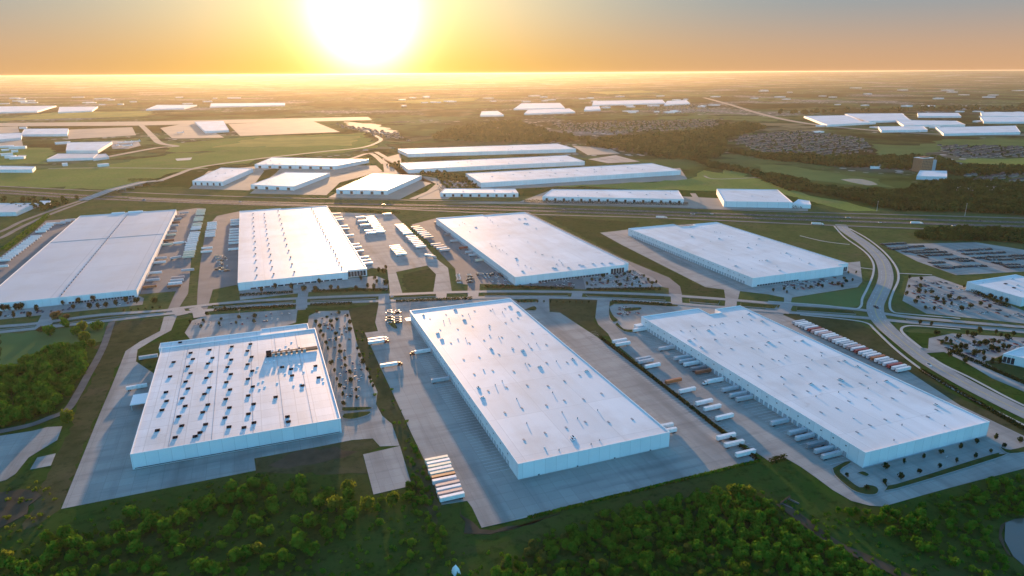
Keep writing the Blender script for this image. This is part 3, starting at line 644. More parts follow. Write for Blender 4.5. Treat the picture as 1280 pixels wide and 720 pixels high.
MB().box(-9, -.1, 286, 292, 0, 4.4, M['wall']).box(-9.2, -.1, 285.8, 292.2, 4.4, 4.7, M['coping']).build('dock_office', w3)
SKY_L = MB().box(-.7, .7, -1.4, 1.4, 0, .35, M['unit'], .1, .1).mesh('skylight')
for w_, x0, x1, y0, y1 in ((w2, 150, 252, 384, 690), (w3, 376, 480, 312, 560)):
    for k in range(48):
        on_roof(w_, 'skylight', SKY_L, x0+(x1-x0)*((k % 6)+.5)/6+random.uniform(-1.5, 1.5), y0+(y1-y0)*((k//6)+.5)/8+random.uniform(-6, 6), 11.3)
bl = MB()
for xa, xb, ya, yb, st in ((126, 141.8, 385, 690, 4.2), (260.4, 275, 385, 690, 8.4), (350, 367.2, 306, 585, 4.1), (555, 571, 680, 955, 4.2), (278, 295, 800, 1160, 4.2), (302, 317, 345, 600, 4.2)):
    y = ya
    while y < yb: bl.face([(xa, y-.09, .235), (xb, y-.09, .235), (xb, y+.09, .235), (xa, y+.09, .235)], M['paint_white']); y += st
zz = .30
structure(bl.build('bay_marking', None, (0, 0, .12)))
# F1: far left, grey roof with a valley
F1 = [(-315, 907), (-151.5, 907), (-151.5, 1462), (-315, 1462)]
f1 = warehouse('warehouse', 'huge grey-roofed warehouse at the left edge with a dark valley line along its roof', F1, 9.5, 'roof_grey')
lx, ly = f1.location.x, f1.location.y
MB().box(81, 82.6, 4, 545, 8.8, 9.25, M['wall_band']).build('roof_valley', f1)
for k in range(40): obj('roof_vent', vent_mesh(.9, 1.2, 'dark', 'dark') if k == 0 else bpy.data.meshes['roof_vent.003'], f1, (82, 12+k*13, 9.2))
MB().box(1, 81, 330, 330.7, 8.8, 9.2, M['unit']).build('roof_joint', f1)
MB().box(82.6, 163, 330, 330.7, 8.8, 9.2, M['unit']).build('roof_joint', f1)
MB().box(50, 110, 555.3, 560, 0, 9.2, M['wall']).box(52, 74, 556, 559, 9.2, 11, M['coping']).box(80, 105, 556, 559, 9.2, 11.4, M['coping']).build('plant_annex', f1)
on_wall(f1, 'dock_door', DOOR, (-151.5, 907), (-151.5, 1462), 7, .4, 16, limit=76)
window_band(f1, (-315, 907), (-151.5, 907), .55, .98, .3, 2.6, 22)
# F2
F2 = [(-35.5, 888), (100, 888), (100, 896), (126.5, 896), (126.5, 1386), (40, 1386), (40, 1392), (-35.5, 1392)]
f2 = warehouse('warehouse', 'white warehouse with four rows of exhaust stacks down its sunlit roof', F2, 10.5)
EX = MB().cyl(0, 0, 0, .9, .9, .9, M['unit'], 8).cyl(0, 0, .9, 1.3, 1.2, 1.2, M['dark'], 8).mesh('exhaust_stack')
for cx, s in ((-12, 40), (8, 36), (34, 41), (96, 25)):
    for k in range(26):
        y = 915+k*s+random.uniform(-1, 1)
        if y < 1375: on_roof(f2, 'exhaust_stack', EX, cx+random.uniform(-.6, .6), y, 9.8)
on_wall(f2, 'dock_door', DOOR, (126.5, 896), (126.5, 1386), 6.5, .4, 10, limit=72)
on_wall(f2, 'dock_door', DOOR, (-35.5, 1392), (-35.5, 888), 9, .4, 10, limit=28)
window_band(f2, (100, 896), (126.5, 896), .05, .95, 1, 8, 6)
window_band(f2, (-35.5, 888), (100, 888), .1, .95, .4, 2.4, 14)
# F3
F3 = [(296, 780), (456, 780), (456, 786), (464, 786), (464, 1172), (384, 1172), (384, 1180), (296, 1180)]
f3 = warehouse('warehouse', 'white warehouse in the middle row with a glazed corner and a car park in front', F3, 11.5)
for k in range(34): on_roof(f3, 'roof_vent', random.choice((VENT, VENT_TALL)), random.choice((320, 328, 372, 380, 430))+random.uniform(-3, 3), 800+random.random()*360, 10.8)
for k in range(16): on_roof(f3, 'air_handler', RTU, 308+random.random()*146, random.choice((796, 803, 870, 1080, 1120))+random.uniform(-3, 3), 10.8)
on_wall(f3, 'dock_door', DOOR, (296, 1180), (296, 780), 5.2, .4, 24, limit=68)
window_band(f3, (296, 780), (456, 780), .86, .99, .8, 7.8, 5)
window_band(f3, (296, 780), (456, 780), .2, .84, .4, 3.0, 24, 'shopfront_window')
# F4
F4 = [(572, 664), (720, 664), (720, 674), (738, 674), (738, 962), (690, 962), (690, 952), (660, 952), (660, 975), (572, 975)]
f4 = warehouse('warehouse', 'white warehouse right of the grass strip with a stepped rear edge and empty docks', F4, 12)
for k in range(26): on_roof(f4, 'roof_vent', random.choice((VENT, VENT_TALL)), random.choice((600, 640, 690))+random.uniform(-4, 4), 680+random.random()*270, 11.3)
for k in range(10): on_roof(f4, 'air_handler', RTU, 585+random.random()*140, 680+random.random()*270, 11.3)
on_wall(f4, 'dock_door', DOOR, (572, 975), (572, 664), 5.4, .4, 14, limit=54)
on_wall(f4, 'wall_louvre', LOUV, (572, 975), (572, 664), 11, 8.4, 10)
window_band(f4, (720, 674), (738, 674), .05, .95, .8, 7, 5)
window_band(f4, (572, 664), (720, 664), .05, .5, .3, 2.2, 16)
# right edge
R1 = [(808, 490), (895, 490), (895, 557), (808, 557)]
r1 = warehouse('warehouse', 'small white warehouse at the right edge below the vehicle lot', R1, 11)
for x, y, m_ in ((824, 548, VENT), (845, 535, VENT_DARK), (838, 520, VENT_DARK), (852, 525, RTU), (866, 515, VENT), (840, 505, RTU), (872, 545, RTU), (860, 500, VENT_DARK), (832, 508, VENT), (880, 530, VENT)): on_roof(r1, 'roof_unit', m_, x, y, 10.3)
w = ats([(1254, 440), (1300, 450), (1300, 428), (1276, 432)], 9)
r2 = warehouse('office_building', 'small white building with a dark glazed entrance beside the tree-filled car park', w, 9, cat='building')
window_band(r2, w[0], w[1], .02, .35, .6, 6.5, 3)
# beyond the highway
def far_hall(name, label, px, H, bays=0, group=None, units=0, roof='roof', cat='warehouse', wz=(0.6, .75), side=0):
    w = ats(px, H); r = warehouse(name, label, w, H, roof, group=group, cat=cat, par=.6)
    if bays:
        p, q = w[side], w[side+1]; L = math.hypot(q[0]-p[0], q[1]-p[1])
        me = MB().box(-.1, .15, -L/bays*.13, L/bays*.13, 0, H*wz[1]*.8, M['glass']).mesh('window_bay')
        for i in range(bays):
            s = (i+.5)/bays; obj('window_bay', me, r, (p[0]+(q[0]-p[0])*s-r.location.x, p[1]+(q[1]-p[1])*s-r.location.y, wz[0]), math.atan2(q[1]-p[1], q[0]-p[0])-math.pi/2)
    for i in range(units):
        a, b2 = random.uniform(.06, .94), random.uniform(.1, .9)
        x = (w[0][0]*(1-a)+w[1][0]*a)*(1-b2)+(w[3][0]*(1-a)+w[2][0]*a)*b2; y = (w[0][1]*(1-a)+w[1][1]*a)*(1-b2)+(w[3][1]*(1-a)+w[2][1]*a)*b2
        on_roof(r, 'roof_unit', random.choice((RTU, VENT_TALL)), x, y, H-.6)
    return r
far_hall('warehouse', 'small sunlit warehouse nearest the overpass beyond the highway', [(240, 224), (278, 225), (316, 208.5), (276, 207.5)], 11, 5, units=6)
far_hall('warehouse', 'low broad warehouse behind the two small ones beyond the highway', [(318, 203.5), (420, 205), (461, 197), (340, 194.5)], 11, 8, units=10)
far_hall('warehouse', 'second small sunlit warehouse from the overpass beyond the highway', [(313, 229), (367, 231), (412, 214), (357, 213)], 10, 4, units=8)
far_hall('warehouse', 'square sunlit warehouse beside the curved service road beyond the highway', [(420, 234.5), (484, 235.5), (527, 217), (467, 215)], 11, 5, units=12)
far_hall('warehouse', 'farthest of the three long parallel white halls beyond the highway', [(510, 190), (720, 184), (697, 177.5), (497, 184)], 12, 0, units=14)
far_hall('warehouse', 'middle of the three long parallel white halls beyond the highway', [(510, 209.5), (731, 199.5), (708, 192), (500, 201.5)], 12, 0, units=24)
far_hall('warehouse', 'nearest and longest of the three parallel white halls beyond the highway', [(601, 226.5), (851, 211), (815, 202), (582, 214.5)], 12, 0, units=30)
far_hall('office_hall', 'narrow white hall with window bays facing the highway, left of the two frontage halls', [(550, 239), (648, 239.5), (644, 234), (556, 233.5)], 9, 9, cat='building', units=4)
far_hall('office_hall', 'long white hall with grouped dark windows facing the highway', [(678, 243.5), (855, 247), (848, 236), (690, 234.5)], 10, 16, cat='building', units=14)
far_hall('warehouse', 'white box warehouse with blue front at the right end of the frontage row', [(905, 249.5), (991, 251), (972, 235), (896, 234)], 12, 0, units=3)
far_hall('annex_building', 'small low annex beside the blue-fronted frontage warehouse', [(990, 253), (1014, 254), (1012, 249), (998, 247)], 8, 0, cat='building')
# farther buildings
FAR = [('long blue-white hangar row at the left edge beside the airfield', [(26, 166), (84, 165.5), (85, 158.5), (30, 159)], 16, 'hangar'),
       ('low hangar touching the left edge of the view', [(-20, 174), (26, 170), (28, 164), (-20, 166)], 12, 'hangar'),
       ('blue-white hall left of the parked aircraft apron', [(82, 186), (122, 186), (140, 175), (84, 176)], 12, 'warehouse'),
       ('dark-roofed long shed below the blue-white hall', [(58, 197), (116, 195), (122, 190), (72, 190)], 8, 'shed'),
       ('small pale shed at the right end of the dark shed', [(116, 196.5), (136, 194), (132, 190), (120, 191)], 7, 'shed'),
       ('long low shed at the left edge above the green field', [(-20, 210), (40, 210), (44, 206), (-20, 205)], 9, 'shed'),
       ('grey hangar with sloping sides on the tan apron', [(256, 162), (286, 160.5), (279, 149), (243, 150)], 16, 'hangar'),
       ('broad white hall far behind the airfield at the left edge', [(-10, 138), (46, 137), (70, 130), (-10, 131)], 18, 'warehouse'),
       ('grey-white hall far behind the airfield, right of the broad one', [(72, 138), (115, 136), (122, 131), (74, 131.5)], 18, 'warehouse'),
       ('low pale hall far off left of the sun glare', [(182, 134.5), (230, 133), (246, 129), (196, 129)], 14, 'warehouse'),
       ('long thin hall far off under the sun glare', [(262, 131), (356, 129), (356, 126.5), (264, 127)], 15, 'warehouse'),
       ('pale hall far off in the centre, upper of a close pair', [(642, 134), (706, 132.5), (700, 126.5), (652, 127)], 14, 'warehouse'),
       ('pale hall far off in the centre, lower of a close pair', [(655, 140), (719, 137.5), (712, 133.5), (660, 135)], 14, 'warehouse'),
       ('long white hall on the far plain right of centre', [(740, 129), (832, 126.5), (828, 122.5), (742, 124)], 15, 'warehouse'),
       ('low white hall on the far plain beyond the long one', [(830, 129), (863, 127), (858, 123), (834, 124)], 15, 'warehouse'),
       ('small pale hall left of the long one on the far plain', [(730, 135.5), (751, 134.5), (749, 130.5), (732, 131)], 12, 'warehouse'),
       ('small bright hall far off below the sun', [(600, 142), (630, 141.5), (622, 136.5), (602, 137)], 13, 'warehouse'),
       ('white hall with lit end at the left of the far right estate', [(1034, 154), (1088, 151), (1060, 142), (1005, 143)], 14, 'warehouse'),
       ('long pale hall behind the lit hall of the far right estate', [(1078, 149.5), (1138, 148), (1128, 139.5), (1056, 140)], 14, 'warehouse'),
       ('flat hall in the middle of the far right estate', [(1130, 154.5), (1207, 153.5), (1196, 149), (1120, 148)], 14, 'warehouse'),
       ('short hall in front of the middle of the far right estate', [(1102, 161), (1160, 160), (1154, 155.5), (1098, 156)], 13, 'warehouse'),
       ('broad blue-white hall nearest in the far right estate', [(1180, 165), (1276, 163), (1270, 155), (1170, 157)], 14, 'warehouse'),
       ('pale hall at the back of the far right estate', [(1148, 143), (1202, 143), (1198, 139), (1147, 139)], 14, 'warehouse'),
       ('long hall at the right edge, back row of the far right estate', [(1228, 143), (1300, 143), (1300, 138), (1226, 138)], 14, 'warehouse'),
       ('long hall at the right edge, front row of the far right estate', [(1230, 150), (1300, 150), (1300, 143.5), (1226, 144)], 14, 'warehouse'),
       ('pale blue hall under the trees beside the brick tower', [(1146, 218), (1184, 219), (1184, 211.5), (1150, 211)], 9, 'building'),
       ('small white building among trees above the bright pond', [(1088, 206), (1102, 206), (1098, 200), (1090, 201)], 7, 'building'),
       ('long low building among trees at the right edge above the highway', [(1195, 236), (1257, 235), (1256, 231), (1198, 231)], 8, 'building'),
       ('dark-roofed commercial building at the left edge above the diagonal road', [(-30, 264), (20, 263), (46, 252), (-30, 252)], 8, 'building'),
       ('small pale commercial building left of the overpass approach', [(46, 253), (62, 253), (63, 249), (50, 249)], 6, 'building')]
for lab, px, H, cat in FAR:
    H = min(H, 10)
    far_hall({'hangar': 'hangar', 'shed': 'shed', 'building': 'commercial_building'}.get(cat, 'warehouse'), lab, px, H, 0, cat=cat, roof='roof_grey' if 'dark' in lab else 'roof')
rb = random.Random(9)
SB = MB().box(-.5, .5, -.5, .5, 0, 1, M['wall']).mesh('building'); SR = MB().box(-.51, .51, -.51, .51, 1, 1.08, M['coping']).mesh('roof')
s0 = obj('distant_building', SB, None, (0, 0, -500)); tag(s0, 'building', 'building'); obj('roof', SR, s0); register(s0)
nb = 0
for zone, box_, n_ in (('behind the airfield at far left', (0, 300, 119, 130), 22), ('around the airfield aprons at left', (0, 130, 158, 212), 12), ('on the hazy plain below the sun', (480, 720, 118, 134), 18), ('around the long far hall right of centre', (720, 905, 118, 140), 26), ('around the halls of the far right estate', (1000, 1280, 128, 165), 30), ('on the far right plain near the horizon', (930, 1280, 108, 124), 18)):
    for k in range(n_):
        x, y = at(rb.uniform(box_[0], box_[1]), rb.uniform(box_[2], box_[3])); d_ = math.hypot(x, y)/3500
        sc_ = (rb.uniform(18, 60)*max(.5, d_), rb.uniform(14, 34)*max(.5, d_), rb.uniform(5, 9)); lab = f'small pale building {zone}'
        if nb == 0: s0.location = (x, y, 0); s0.scale = sc_; s0['label'] = lab; s0['group'] = 'buildings '+zone
        else: dup(s0, (x, y, 0), rb.uniform(0, .4), lab, 'buildings '+zone, sc_)
        nb += 1
# brick tower
tx, ty = at(1152, 212); t = empty('brick_tower', (tx, ty, 0), 0, 'brown brick tower block standing among trees at far right', 'tower')
mb = MB().box(-20, 20, -14, 14, 0, 36, M['brick']).box(-8, 8, -10, 6, 36, 40, M['brick']).box(-20.3, 20.3, -14.3, 14.3, 36, 36.8, M['coping']); mb.build('wall', t)
wm = MB().box(-1.3, 1.3, -.1, .1, 0, 1.9, M['glass']).mesh('window')
for fl in range(8):
    for k in range(7): obj('window', wm, t, (-16.5+k*5.5, -14.05, 2+fl*4.2))
MB().box(20.3, 34, -13, 14, 0, 30, M['wall_band']).build('side_wing', t)

# ------------------------------------------------------------------ overpass
ax, ay = at(104, 248.5); bx, by = at(200, 224); L = math.hypot(bx-ax, by-ay); an = math.atan2(by-ay, bx-ax)
br = empty('road_bridge', (ax, ay, 0), an, 'concrete road bridge carrying the diagonal road over the highway', 'bridge')
prof = lambda s: 7.0*min(1, max(0, s/(L*.32)), max(0, (L-s)/(L*.25)))
dk = MB(); n = 40; sides = {-11: MB(), 11: MB()}
for i in range(n):
    s0, s1 = L*i/n, L*(i+1)/n; z0, z1 = prof(s0)+.35, prof(s1)+.35
    dk.face([(s0, -11, z0), (s1, -11, z1), (s1, 11, z1), (s0, 11, z0)], M['road'])
    for y in (-11, 11):
        mb = sides[y]; q = [(s0, y, z0+.9), (s1, y, z1+.9), (s1, y, z1-1.2), (s0, y, z0-1.2)]; mb.face(q if y > 0 else q[::-1], M['walk'])
        y2 = y-.35 if y > 0 else y+.35
        q = [(s0, y2, z0+.9), (s1, y2, z1+.9), (s1, y2, z1), (s0, y2, z0)]; mb.face(q[::-1] if y > 0 else q, M['walk']); mb.face([(s0, min(y, y2), z0+.9), (s1, min(y, y2), z1+.9), (s1, max(y, y2), z1+.9), (s0, max(y, y2), z0+.9)], M['walk'])
dk.build('deck', br)
for y in sides: sides[y].build('parapet', br)
for s in (.36, .47, .58, .69):
    MB().box(L*s-.8, L*s+.8, -9, 9, 0, prof(L*s)-.8, M['walk']).build('pier', br)
em = MB()
for a0, a1 in ((0, .33), (.73, 1)):
    for i in range(8):
        s0, s1 = L*(a0+(a1-a0)*i/8), L*(a0+(a1-a0)*(i+1)/8); z0, z1 = prof(s0)-.2, prof(s1)-.2
        for sg in (-1, 1):
            q = [(s0, sg*11, z0), (s1, sg*11, z1), (s1, sg*(11+2.2*max(z1, 0)), 0), (s0, sg*(11+2.2*max(z0, 0)), 0)]; em.face(q if sg < 0 else q[::-1], M['brown_grass'])
em.build('embankment', br)

# ------------------------------------------------------------------ trailers and lorries
def make_trailer(col):
    r = empty('semi_trailer', (0, 0, -500), 0, 'white box trailer', 'trailer')
    MB().box(-8.1, 8.1, -1.3, 1.3, 1.15, 4.05, M['box_'+col]).box(-8.14, 8.14, -1.33, 1.33, 1.1, 1.3, M['steel']).build('cargo_box', r)
    mb = MB().box(-7.6, 7.6, -.5, .5, .85, 1.1, M['chassis'])
    for s in (-1, 1): mb.box(3.6, 3.8, s*1.0-.1, s*1.0+.1, .15, 1.1, M['chassis'])
    mb.build('undercarriage', r)
    me = MB().cyl(0, 0, -.28, .28, .5, .5, M['rubber'], 10, 'y').mesh('wheel')
    for x in (-6.4, -5.1):
        for y in (-.95, .95): obj('wheel', me, r, (x, y, .5))
    return register(r)
TR = {c: make_trailer(c) for c in ('white', 'cream', 'silver', 'red', 'brown', 'orange', 'pink', 'grey')}
used = set()
NT = [0]
def trailer(x, y, rz, col, label, group):
    NT[0] += 1
    if col not in used:
        used.add(col); o = TR[col]; o.location = (x, y, .12); o.rotation_euler = (0, 0, rz); o['label'] = label
        if group: o['group'] = group
        return o
    return dup(TR[col], (x, y, .12), rz, label, group)
def trow(a, b_, n, place, group, cols='w', rz=0, skip=(), z=2.5, end='far end'):
    """trailers side by side from photo point a to b_; label names the n-th from a's end"""
    A, B = at(*a, z), at(*b_, z); k = 0
    names = dict(w='white', c='cream', s='silver', r='red', b='brown', o='orange', p='pink', g='grey')
    words = dict(w='white', c='cream', s='silver', r='dark red', b='rust-brown', o='orange', p='pale pink', g='grey')
    for i in range(n):
        if i in skip: continue
        t_ = i/(n-1) if n > 1 else .5; c = cols[k % len(cols)]
        j = random.uniform(-.45, .45)
        trailer(A[0]+(B[0]-A[0])*t_+j, A[1]+(B[1]-A[1])*t_, rz+random.uniform(-.012, .012)+(math.pi if random.random() < .3 else 0), names[c],
                f'{words[c]} trailer, {ordn(k)} from far in {place}' if n > 1 else f'{words[c]} trailer {place}', group)
        k += 1
trow((45, 293.5), (5, 323.5), 14, 'the left-edge row beside the grey-roofed warehouse', 'trailers along the left fence')
trow((63.5, 277.5), (51, 287.5), 5, 'the short row behind the left-edge row', 'trailers along the left fence')
trow((88, 273), (75, 277), 3, 'the trio near the grey roof\'s rear corner', 'trailers along the left fence', 's')
trow((2, 331), (2, 331), 1, 'alone at the left edge of the view', 'trailers along the left fence')
for i, (x, y, c) in enumerate(((230, 264, 's'), (224, 268, 'p'), (221, 271.5, 's'), (219, 276, 'b'), (217, 280, 's'), (214.5, 287.5, 's'), (213.5, 291.5, 'c'), (211, 298.5, 'b'), (209, 303.5, 'c'), (201, 320.5, 's'), (200, 326, 'w'), (194, 339, 'w'), (191, 348, 's'), (187, 356.5, 'o'))):
    trow((x, y), (x, y), 1, f'at the right docks of the grey-roofed warehouse, {ordn(i)} from far', 'trailers at the grey-roofed warehouse docks', c)
trow((251.5, 260.5), (235, 319), 26, 'the strip row right of the grey-roofed warehouse', 'trailers on the strip between the left warehouses', 'cccccccccwwwwwwwwwww', skip=(4, 8, 13))  # far trailers cream: the low sun's yellow is put into their paint
trow((234.5, 335), (234.5, 336), 1, 'alone below the strip row by the grass', 'trailers on the strip between the left warehouses', 's')
trow((222.5, 345), (217.5, 356), 4, 'the small cluster below the strip row', 'trailers on the strip between the left warehouses', 'pswb')
trow((219.5, 320), (219.5, 320), 1, 'standing askew in the lane between docks and strip row', None, 's', rz=.5)
trow((265, 276.5), (264.3, 284), 4, 'the rear stack left of the exhaust-row warehouse', 'trailers left of the exhaust-row warehouse')
trow((263, 287.5), (262.3, 293), 3, 'the second stack left of the exhaust-row warehouse', 'trailers left of the exhaust-row warehouse')
trow((258.7, 308), (258.3, 312.5), 2, 'the strip pair left of the exhaust-row warehouse', 'trailers left of the exhaust-row warehouse', 'w')
trow((294, 273), (292, 309.5), 12, 'the left docks of the exhaust-row warehouse', 'trailers at the exhaust-row warehouse left docks', 'w', skip=(3, 10))
for i, (x, y, c) in enumerate(((420.6, 265.6, 's'), (422.5, 270.2, 'w'), (424, 273, 'w'), (429, 281, 'w'), (431, 284.8, 's'), (436, 292.5, 'w'), (443, 304, 'w'), (445.6, 307.6, 'w'), (448, 312.5, 's'), (454, 320, 'w'), (457, 324, 'w'), (459, 327.6, 'w'))):
    trow((x, y), (x, y), 1, f'at the sunlit right docks of the exhaust-row warehouse, {ordn(i)} from far', 'trailers at the exhaust-row warehouse right docks', c)
trow((450, 269.7), (456, 279.5), 3, 'the loose left file in the middle trailer yard', 'trailers in the middle trailer yard')
trow((462, 286.5), (463.5, 289.5), 2, 'the pair ending the left file in the middle yard', 'trailers in the middle trailer yard')
trow((462, 269.5), (475.5, 288), 10, 'the bright packed row in the middle trailer yard', 'trailers in the middle trailer yard', 'swwww')
trow((499.5, 279.5), (526, 306.5), 15, 'the right packed row in the middle trailer yard', 'trailers in the middle trailer yard', 'w', skip=(7,))
trow((493, 306), (501.5, 316), 6, 'the short front row in the middle trailer yard', 'trailers in the middle trailer yard', 'sw')
trow((484, 265.6), (484, 265.6), 1, 'alone at the rear kerb of the middle yard', None, 'w')
trow((519.5, 282), (536, 295), 7, 'the farther edge row left of the glazed-corner warehouse', 'trailers left of the glazed-corner warehouse', 'pspwws', end='far end')
trow((545, 303.5), (556, 310.5), 4, 'the nearer edge row left of the glazed-corner warehouse', 'trailers left of the glazed-corner warehouse', 'spw')
for i, (x, y, c) in enumerate(((548, 276, 'g'), (561, 290.6, 'g'), (569, 299, 's'), (580, 307.5, 'r'), (588, 313, 's'), (592.5, 316.5, 's'), (601, 323, 'c'))):
    trow((x, y), (x, y), 1, f'in the shaded docks of the glazed-corner warehouse, {ordn(i)} from far', 'trailers at the glazed-corner warehouse docks', c)
trow((171.5, 481.5), (171.5, 481.5), 1, 'parked by the left wall of the vent-dotted warehouse', None, 'w', rz=.05)
trow((186, 444), (186, 444), 1, 'beside the planted bed at the vent-dotted warehouse rear corner', None, 's', rz=.05)
trow((551, 472.5), (551, 472.5), 1, 'docked halfway along the central warehouse\'s left wall', None, 's')
trow((545.8, 572.5), (556, 598), 7, 'the packed stack at the yard\'s lower left corner', 'trailers stacked at the lower left of the central yard', 'cwcwcbw')
trow((560, 604), (565, 619), 4, 'the nearer stack at the yard\'s lower left corner', 'trailers stacked at the lower left of the central yard', 'pwpw')
GA = 'trailers along the strip left of the right warehouse'
for i, (x, y, c) in enumerate(((774, 424, 'w'), (779, 427.8, 'w'), (804, 446.5, 's'), (807.5, 449.3, 's'), (816, 455, 'w'), (842, 474, 'o'), (859, 485.6, 'w'), (880, 500.6, 'w'), (890, 507.5, 'w'), (905.6, 519, 'w'))):
    trow((x, y), (x, y), 1, f'along the hedge strip facing the right warehouse docks, {ordn(i)} from far', GA, c, rz=.04)
for i, (x, y) in enumerate(((907, 543.5), (917, 552.5), (931, 564.4))):
    trow((x, y), (x, y), 1, f'beside the hedge strip\'s lower end in the central yard, {ordn(i)} from far', 'trailers at the lower end of the central yard', 'w')
GB = 'trailers at the right warehouse docks'
for i, (x, y, c) in enumerate(((800, 410, 'w'), (832.5, 433, 's'), (852, 445, 's'), (858, 449, 's'), (864, 452.5, 'w'), (873, 458.3, 'g'), (879, 462.3, 'b'), (912.5, 484, 's'), (922.5, 491, 's'), (930, 495.8, 's'), (974, 525.3, 's'), (996, 537.5, 's'), (1005.6, 544, 's'), (1020, 553, 'g'), (1030, 560, 's'), (1039, 566.5, 's'))):
    trow((x, y), (x, y), 1, f'backed against the right warehouse left wall, {ordn(i)} from far', GB, c)
trow((998, 400.5), (1129, 459.5), 29, 'the coloured row behind the right warehouse', 'coloured trailers behind the right warehouse', 'swwswrpwpwwpwwswpwrwwwowswrwwwr', skip=())
trow((829, 531), (833, 537), 2, 'the pair peeking from behind the central warehouse corner', 'trailers behind the central warehouse corner', 'w')

def make_truck(col):
    r = empty('semi_truck', (0, 0, -500), 0, 'lorry', 'truck')
    MB().box(-10.2, 5.8, -1.3, 1.3, 1.15, 4.05, M['box_white']).build('cargo_box', r)
    MB().box(-9.8, 9.4, -.5, .5, .8, 1.1, M['chassis']).build('chassis', r)
    cb = MB().box(6.6, 9.0, -1.2, 1.2, 1.0, 3.5, M[col], .25, .12).box(9.0, 10.6, -1.0, 1.0, .9, 2.1, M[col], .15, .15).build('cab', r)
    MB().box(8.72, 8.98, -1.0, 1.0, 2.2, 3.2, M['glass']).build('windscreen', cb)
    me = MB().cyl(0, 0, -.28, .28, .5, .5, M['rubber'], 10, 'y').mesh('wheel')
    for x in (-8.6, -7.3, 6.2, 7.4, 9.9):
        for y in (-.95, .95): obj('wheel', me, r, (x, y, .5))
    return register(r)
TK = {c: make_truck(c) for c in ('car_white', 'car_black', 'car_red')}
uk = set()
def truck(px, rz, col, label, group=None):
    x, y = at(*px, 2.2)
    if col not in uk:
        uk.add(col); o = TK[col]; o.location = (x, y, .12); o.rotation_euler = (0, 0, rz); o['label'] = label
    else: o = dup(TK[col], (x, y, .12), rz, label)
    if group: o['group'] = group
truck((472.5, 422), .02, 'car_white', 'white lorry, upper of two side by side at the grass left of the central yard')
truck((473, 425.3), .02, 'car_red', 'white lorry, lower of two side by side at the grass left of the central yard')
truck((489, 453.8), .03, 'car_black', 'white lorry with dark cab parked alone below the pair in the central yard')
truck((525.5, 437.8), math.pi, 'car_black', 'white lorry with dark cab docked at the central warehouse left wall')
truck((891, 474.5), math.pi, 'car_white', 'lorry with a bright white cab docked among trailers at the right warehouse')
def road_dir(p, q): a, b_ = at(*p), at(*q); return math.atan2(b_[1]-a[1], b_[0]-a[0])
truck((827, 269.5), road_dir((820, 270), (850, 271)), 'car_white', 'white lorry driving on the frontage road above the stepped-rear warehouse')
truck((1022, 277.6), road_dir((1000, 276), (1040, 278)), 'car_white', 'white lorry driving near the avenue junction beside the highway')
truck((1146, 276.5), road_dir((1120, 276), (1160, 277)), 'car_white', 'white lorry driving at the right end of the highway')
truck((538, 318), -.9, 'car_white', 'white lorry turning out of the middle trailer yard')
truck((225, 301.5), .1, 'car_white', 'white lorry crossing the lane right of the grey-roofed warehouse')

# ------------------------------------------------------------------ cars
def make_car(c):
    r = empty('parked_car', (0, 0, -500), 0, 'car', 'car')
    MB().box(-2.7, 2.7, -1.0, 1.0, .3, 1.05, M['car_'+c], .12, .06).build('body', r)
    MB().box(-1.9, 1.3, -.88, .88, 1.05, 1.8, M['glass'], .4, .12).build('cabin', r)
    me = MB().cyl(0, 0, -.12, .12, .33, .33, M['rubber'], 8, 'y').mesh('wheel')
    return register(r)
CARS = {c: make_car(c) for c in ('black', 'white', 'silver', 'red', 'blue')}
uc = set(); NC = [0]
def car(x, y, rz, c, label, group, scale=None):
    NC[0] += 1
    if c not in uc:
        uc.add(c); o = CARS[c]; o.location = (x, y, .1); o.rotation_euler = (0, 0, rz); o['label'] = label; o['group'] = group
    else: o = dup(CARS[c], (x, y, .1), rz, label, group)
    if scale: o.scale = scale
    return o
def px(ox, oy, s, x, y): return (ox+x/s, oy+y/s)
ROWS = [((150, 152), (318, 140), 13), ((205, 182), (465, 163), 18), ((215, 190), (340, 180), 9), ((320, 208), (480, 200), 12), ((395, 218), (650, 210), 17), ((500, 192), (575, 190), 5), ((445, 240), (495, 255), 5), ((500, 238), (695, 230), 13), ((750, 203), (1010, 187), 17), ((800, 228), (1115, 214), 20), ((1000, 250), (1160, 245), 11), ((1190, 240), (1280, 240), 6), ((990, 272), (1200, 270), 14), ((1210, 262), (1280, 262), 5), ((535, 297), (635, 293), 8), ((735, 265), (815, 265), 7), ((885, 258), (970, 256), 6), ((575, 325), (760, 330), 13), ((610, 338), (700, 336), 7), ((775, 327), (960, 321), 13), ((1040, 298), (1090, 298), 4), ((1110, 315), (1230, 310), 9), ((1140, 332), (1280, 328), 10), ((670, 268), (710, 270), 3), ((760, 283), (860, 280), 6)]
for ri, (a, b_, n) in enumerate(ROWS):
    A, B = at(*px(1080, 280, 6.4, *a), .8), at(*px(1080, 280, 6.4, *b_), .8)
    for i in range(n):
        t_ = i/(n-1); c = 'black' if random.random() < .82 else random.choice(('blue', 'silver', 'black'))
        car(A[0]+(B[0]-A[0])*t_+random.uniform(-.6, .6), A[1]+(B[1]-A[1])*t_+random.uniform(-.5, .5), math.pi/2+random.uniform(-.06, .06), c,
            f'{c if c != "black" else "dark"} vehicle, {ordn(i)} from left in {ordn(ri)} row back of the vehicle lot', 'vehicles in the storage lot near the highway', (random.uniform(1.3, 1.8), 1.2, random.uniform(1.15, 1.5)))
loose = sorted((random.uniform(268, 284), random.uniform(318, 338)) for _ in range(22))
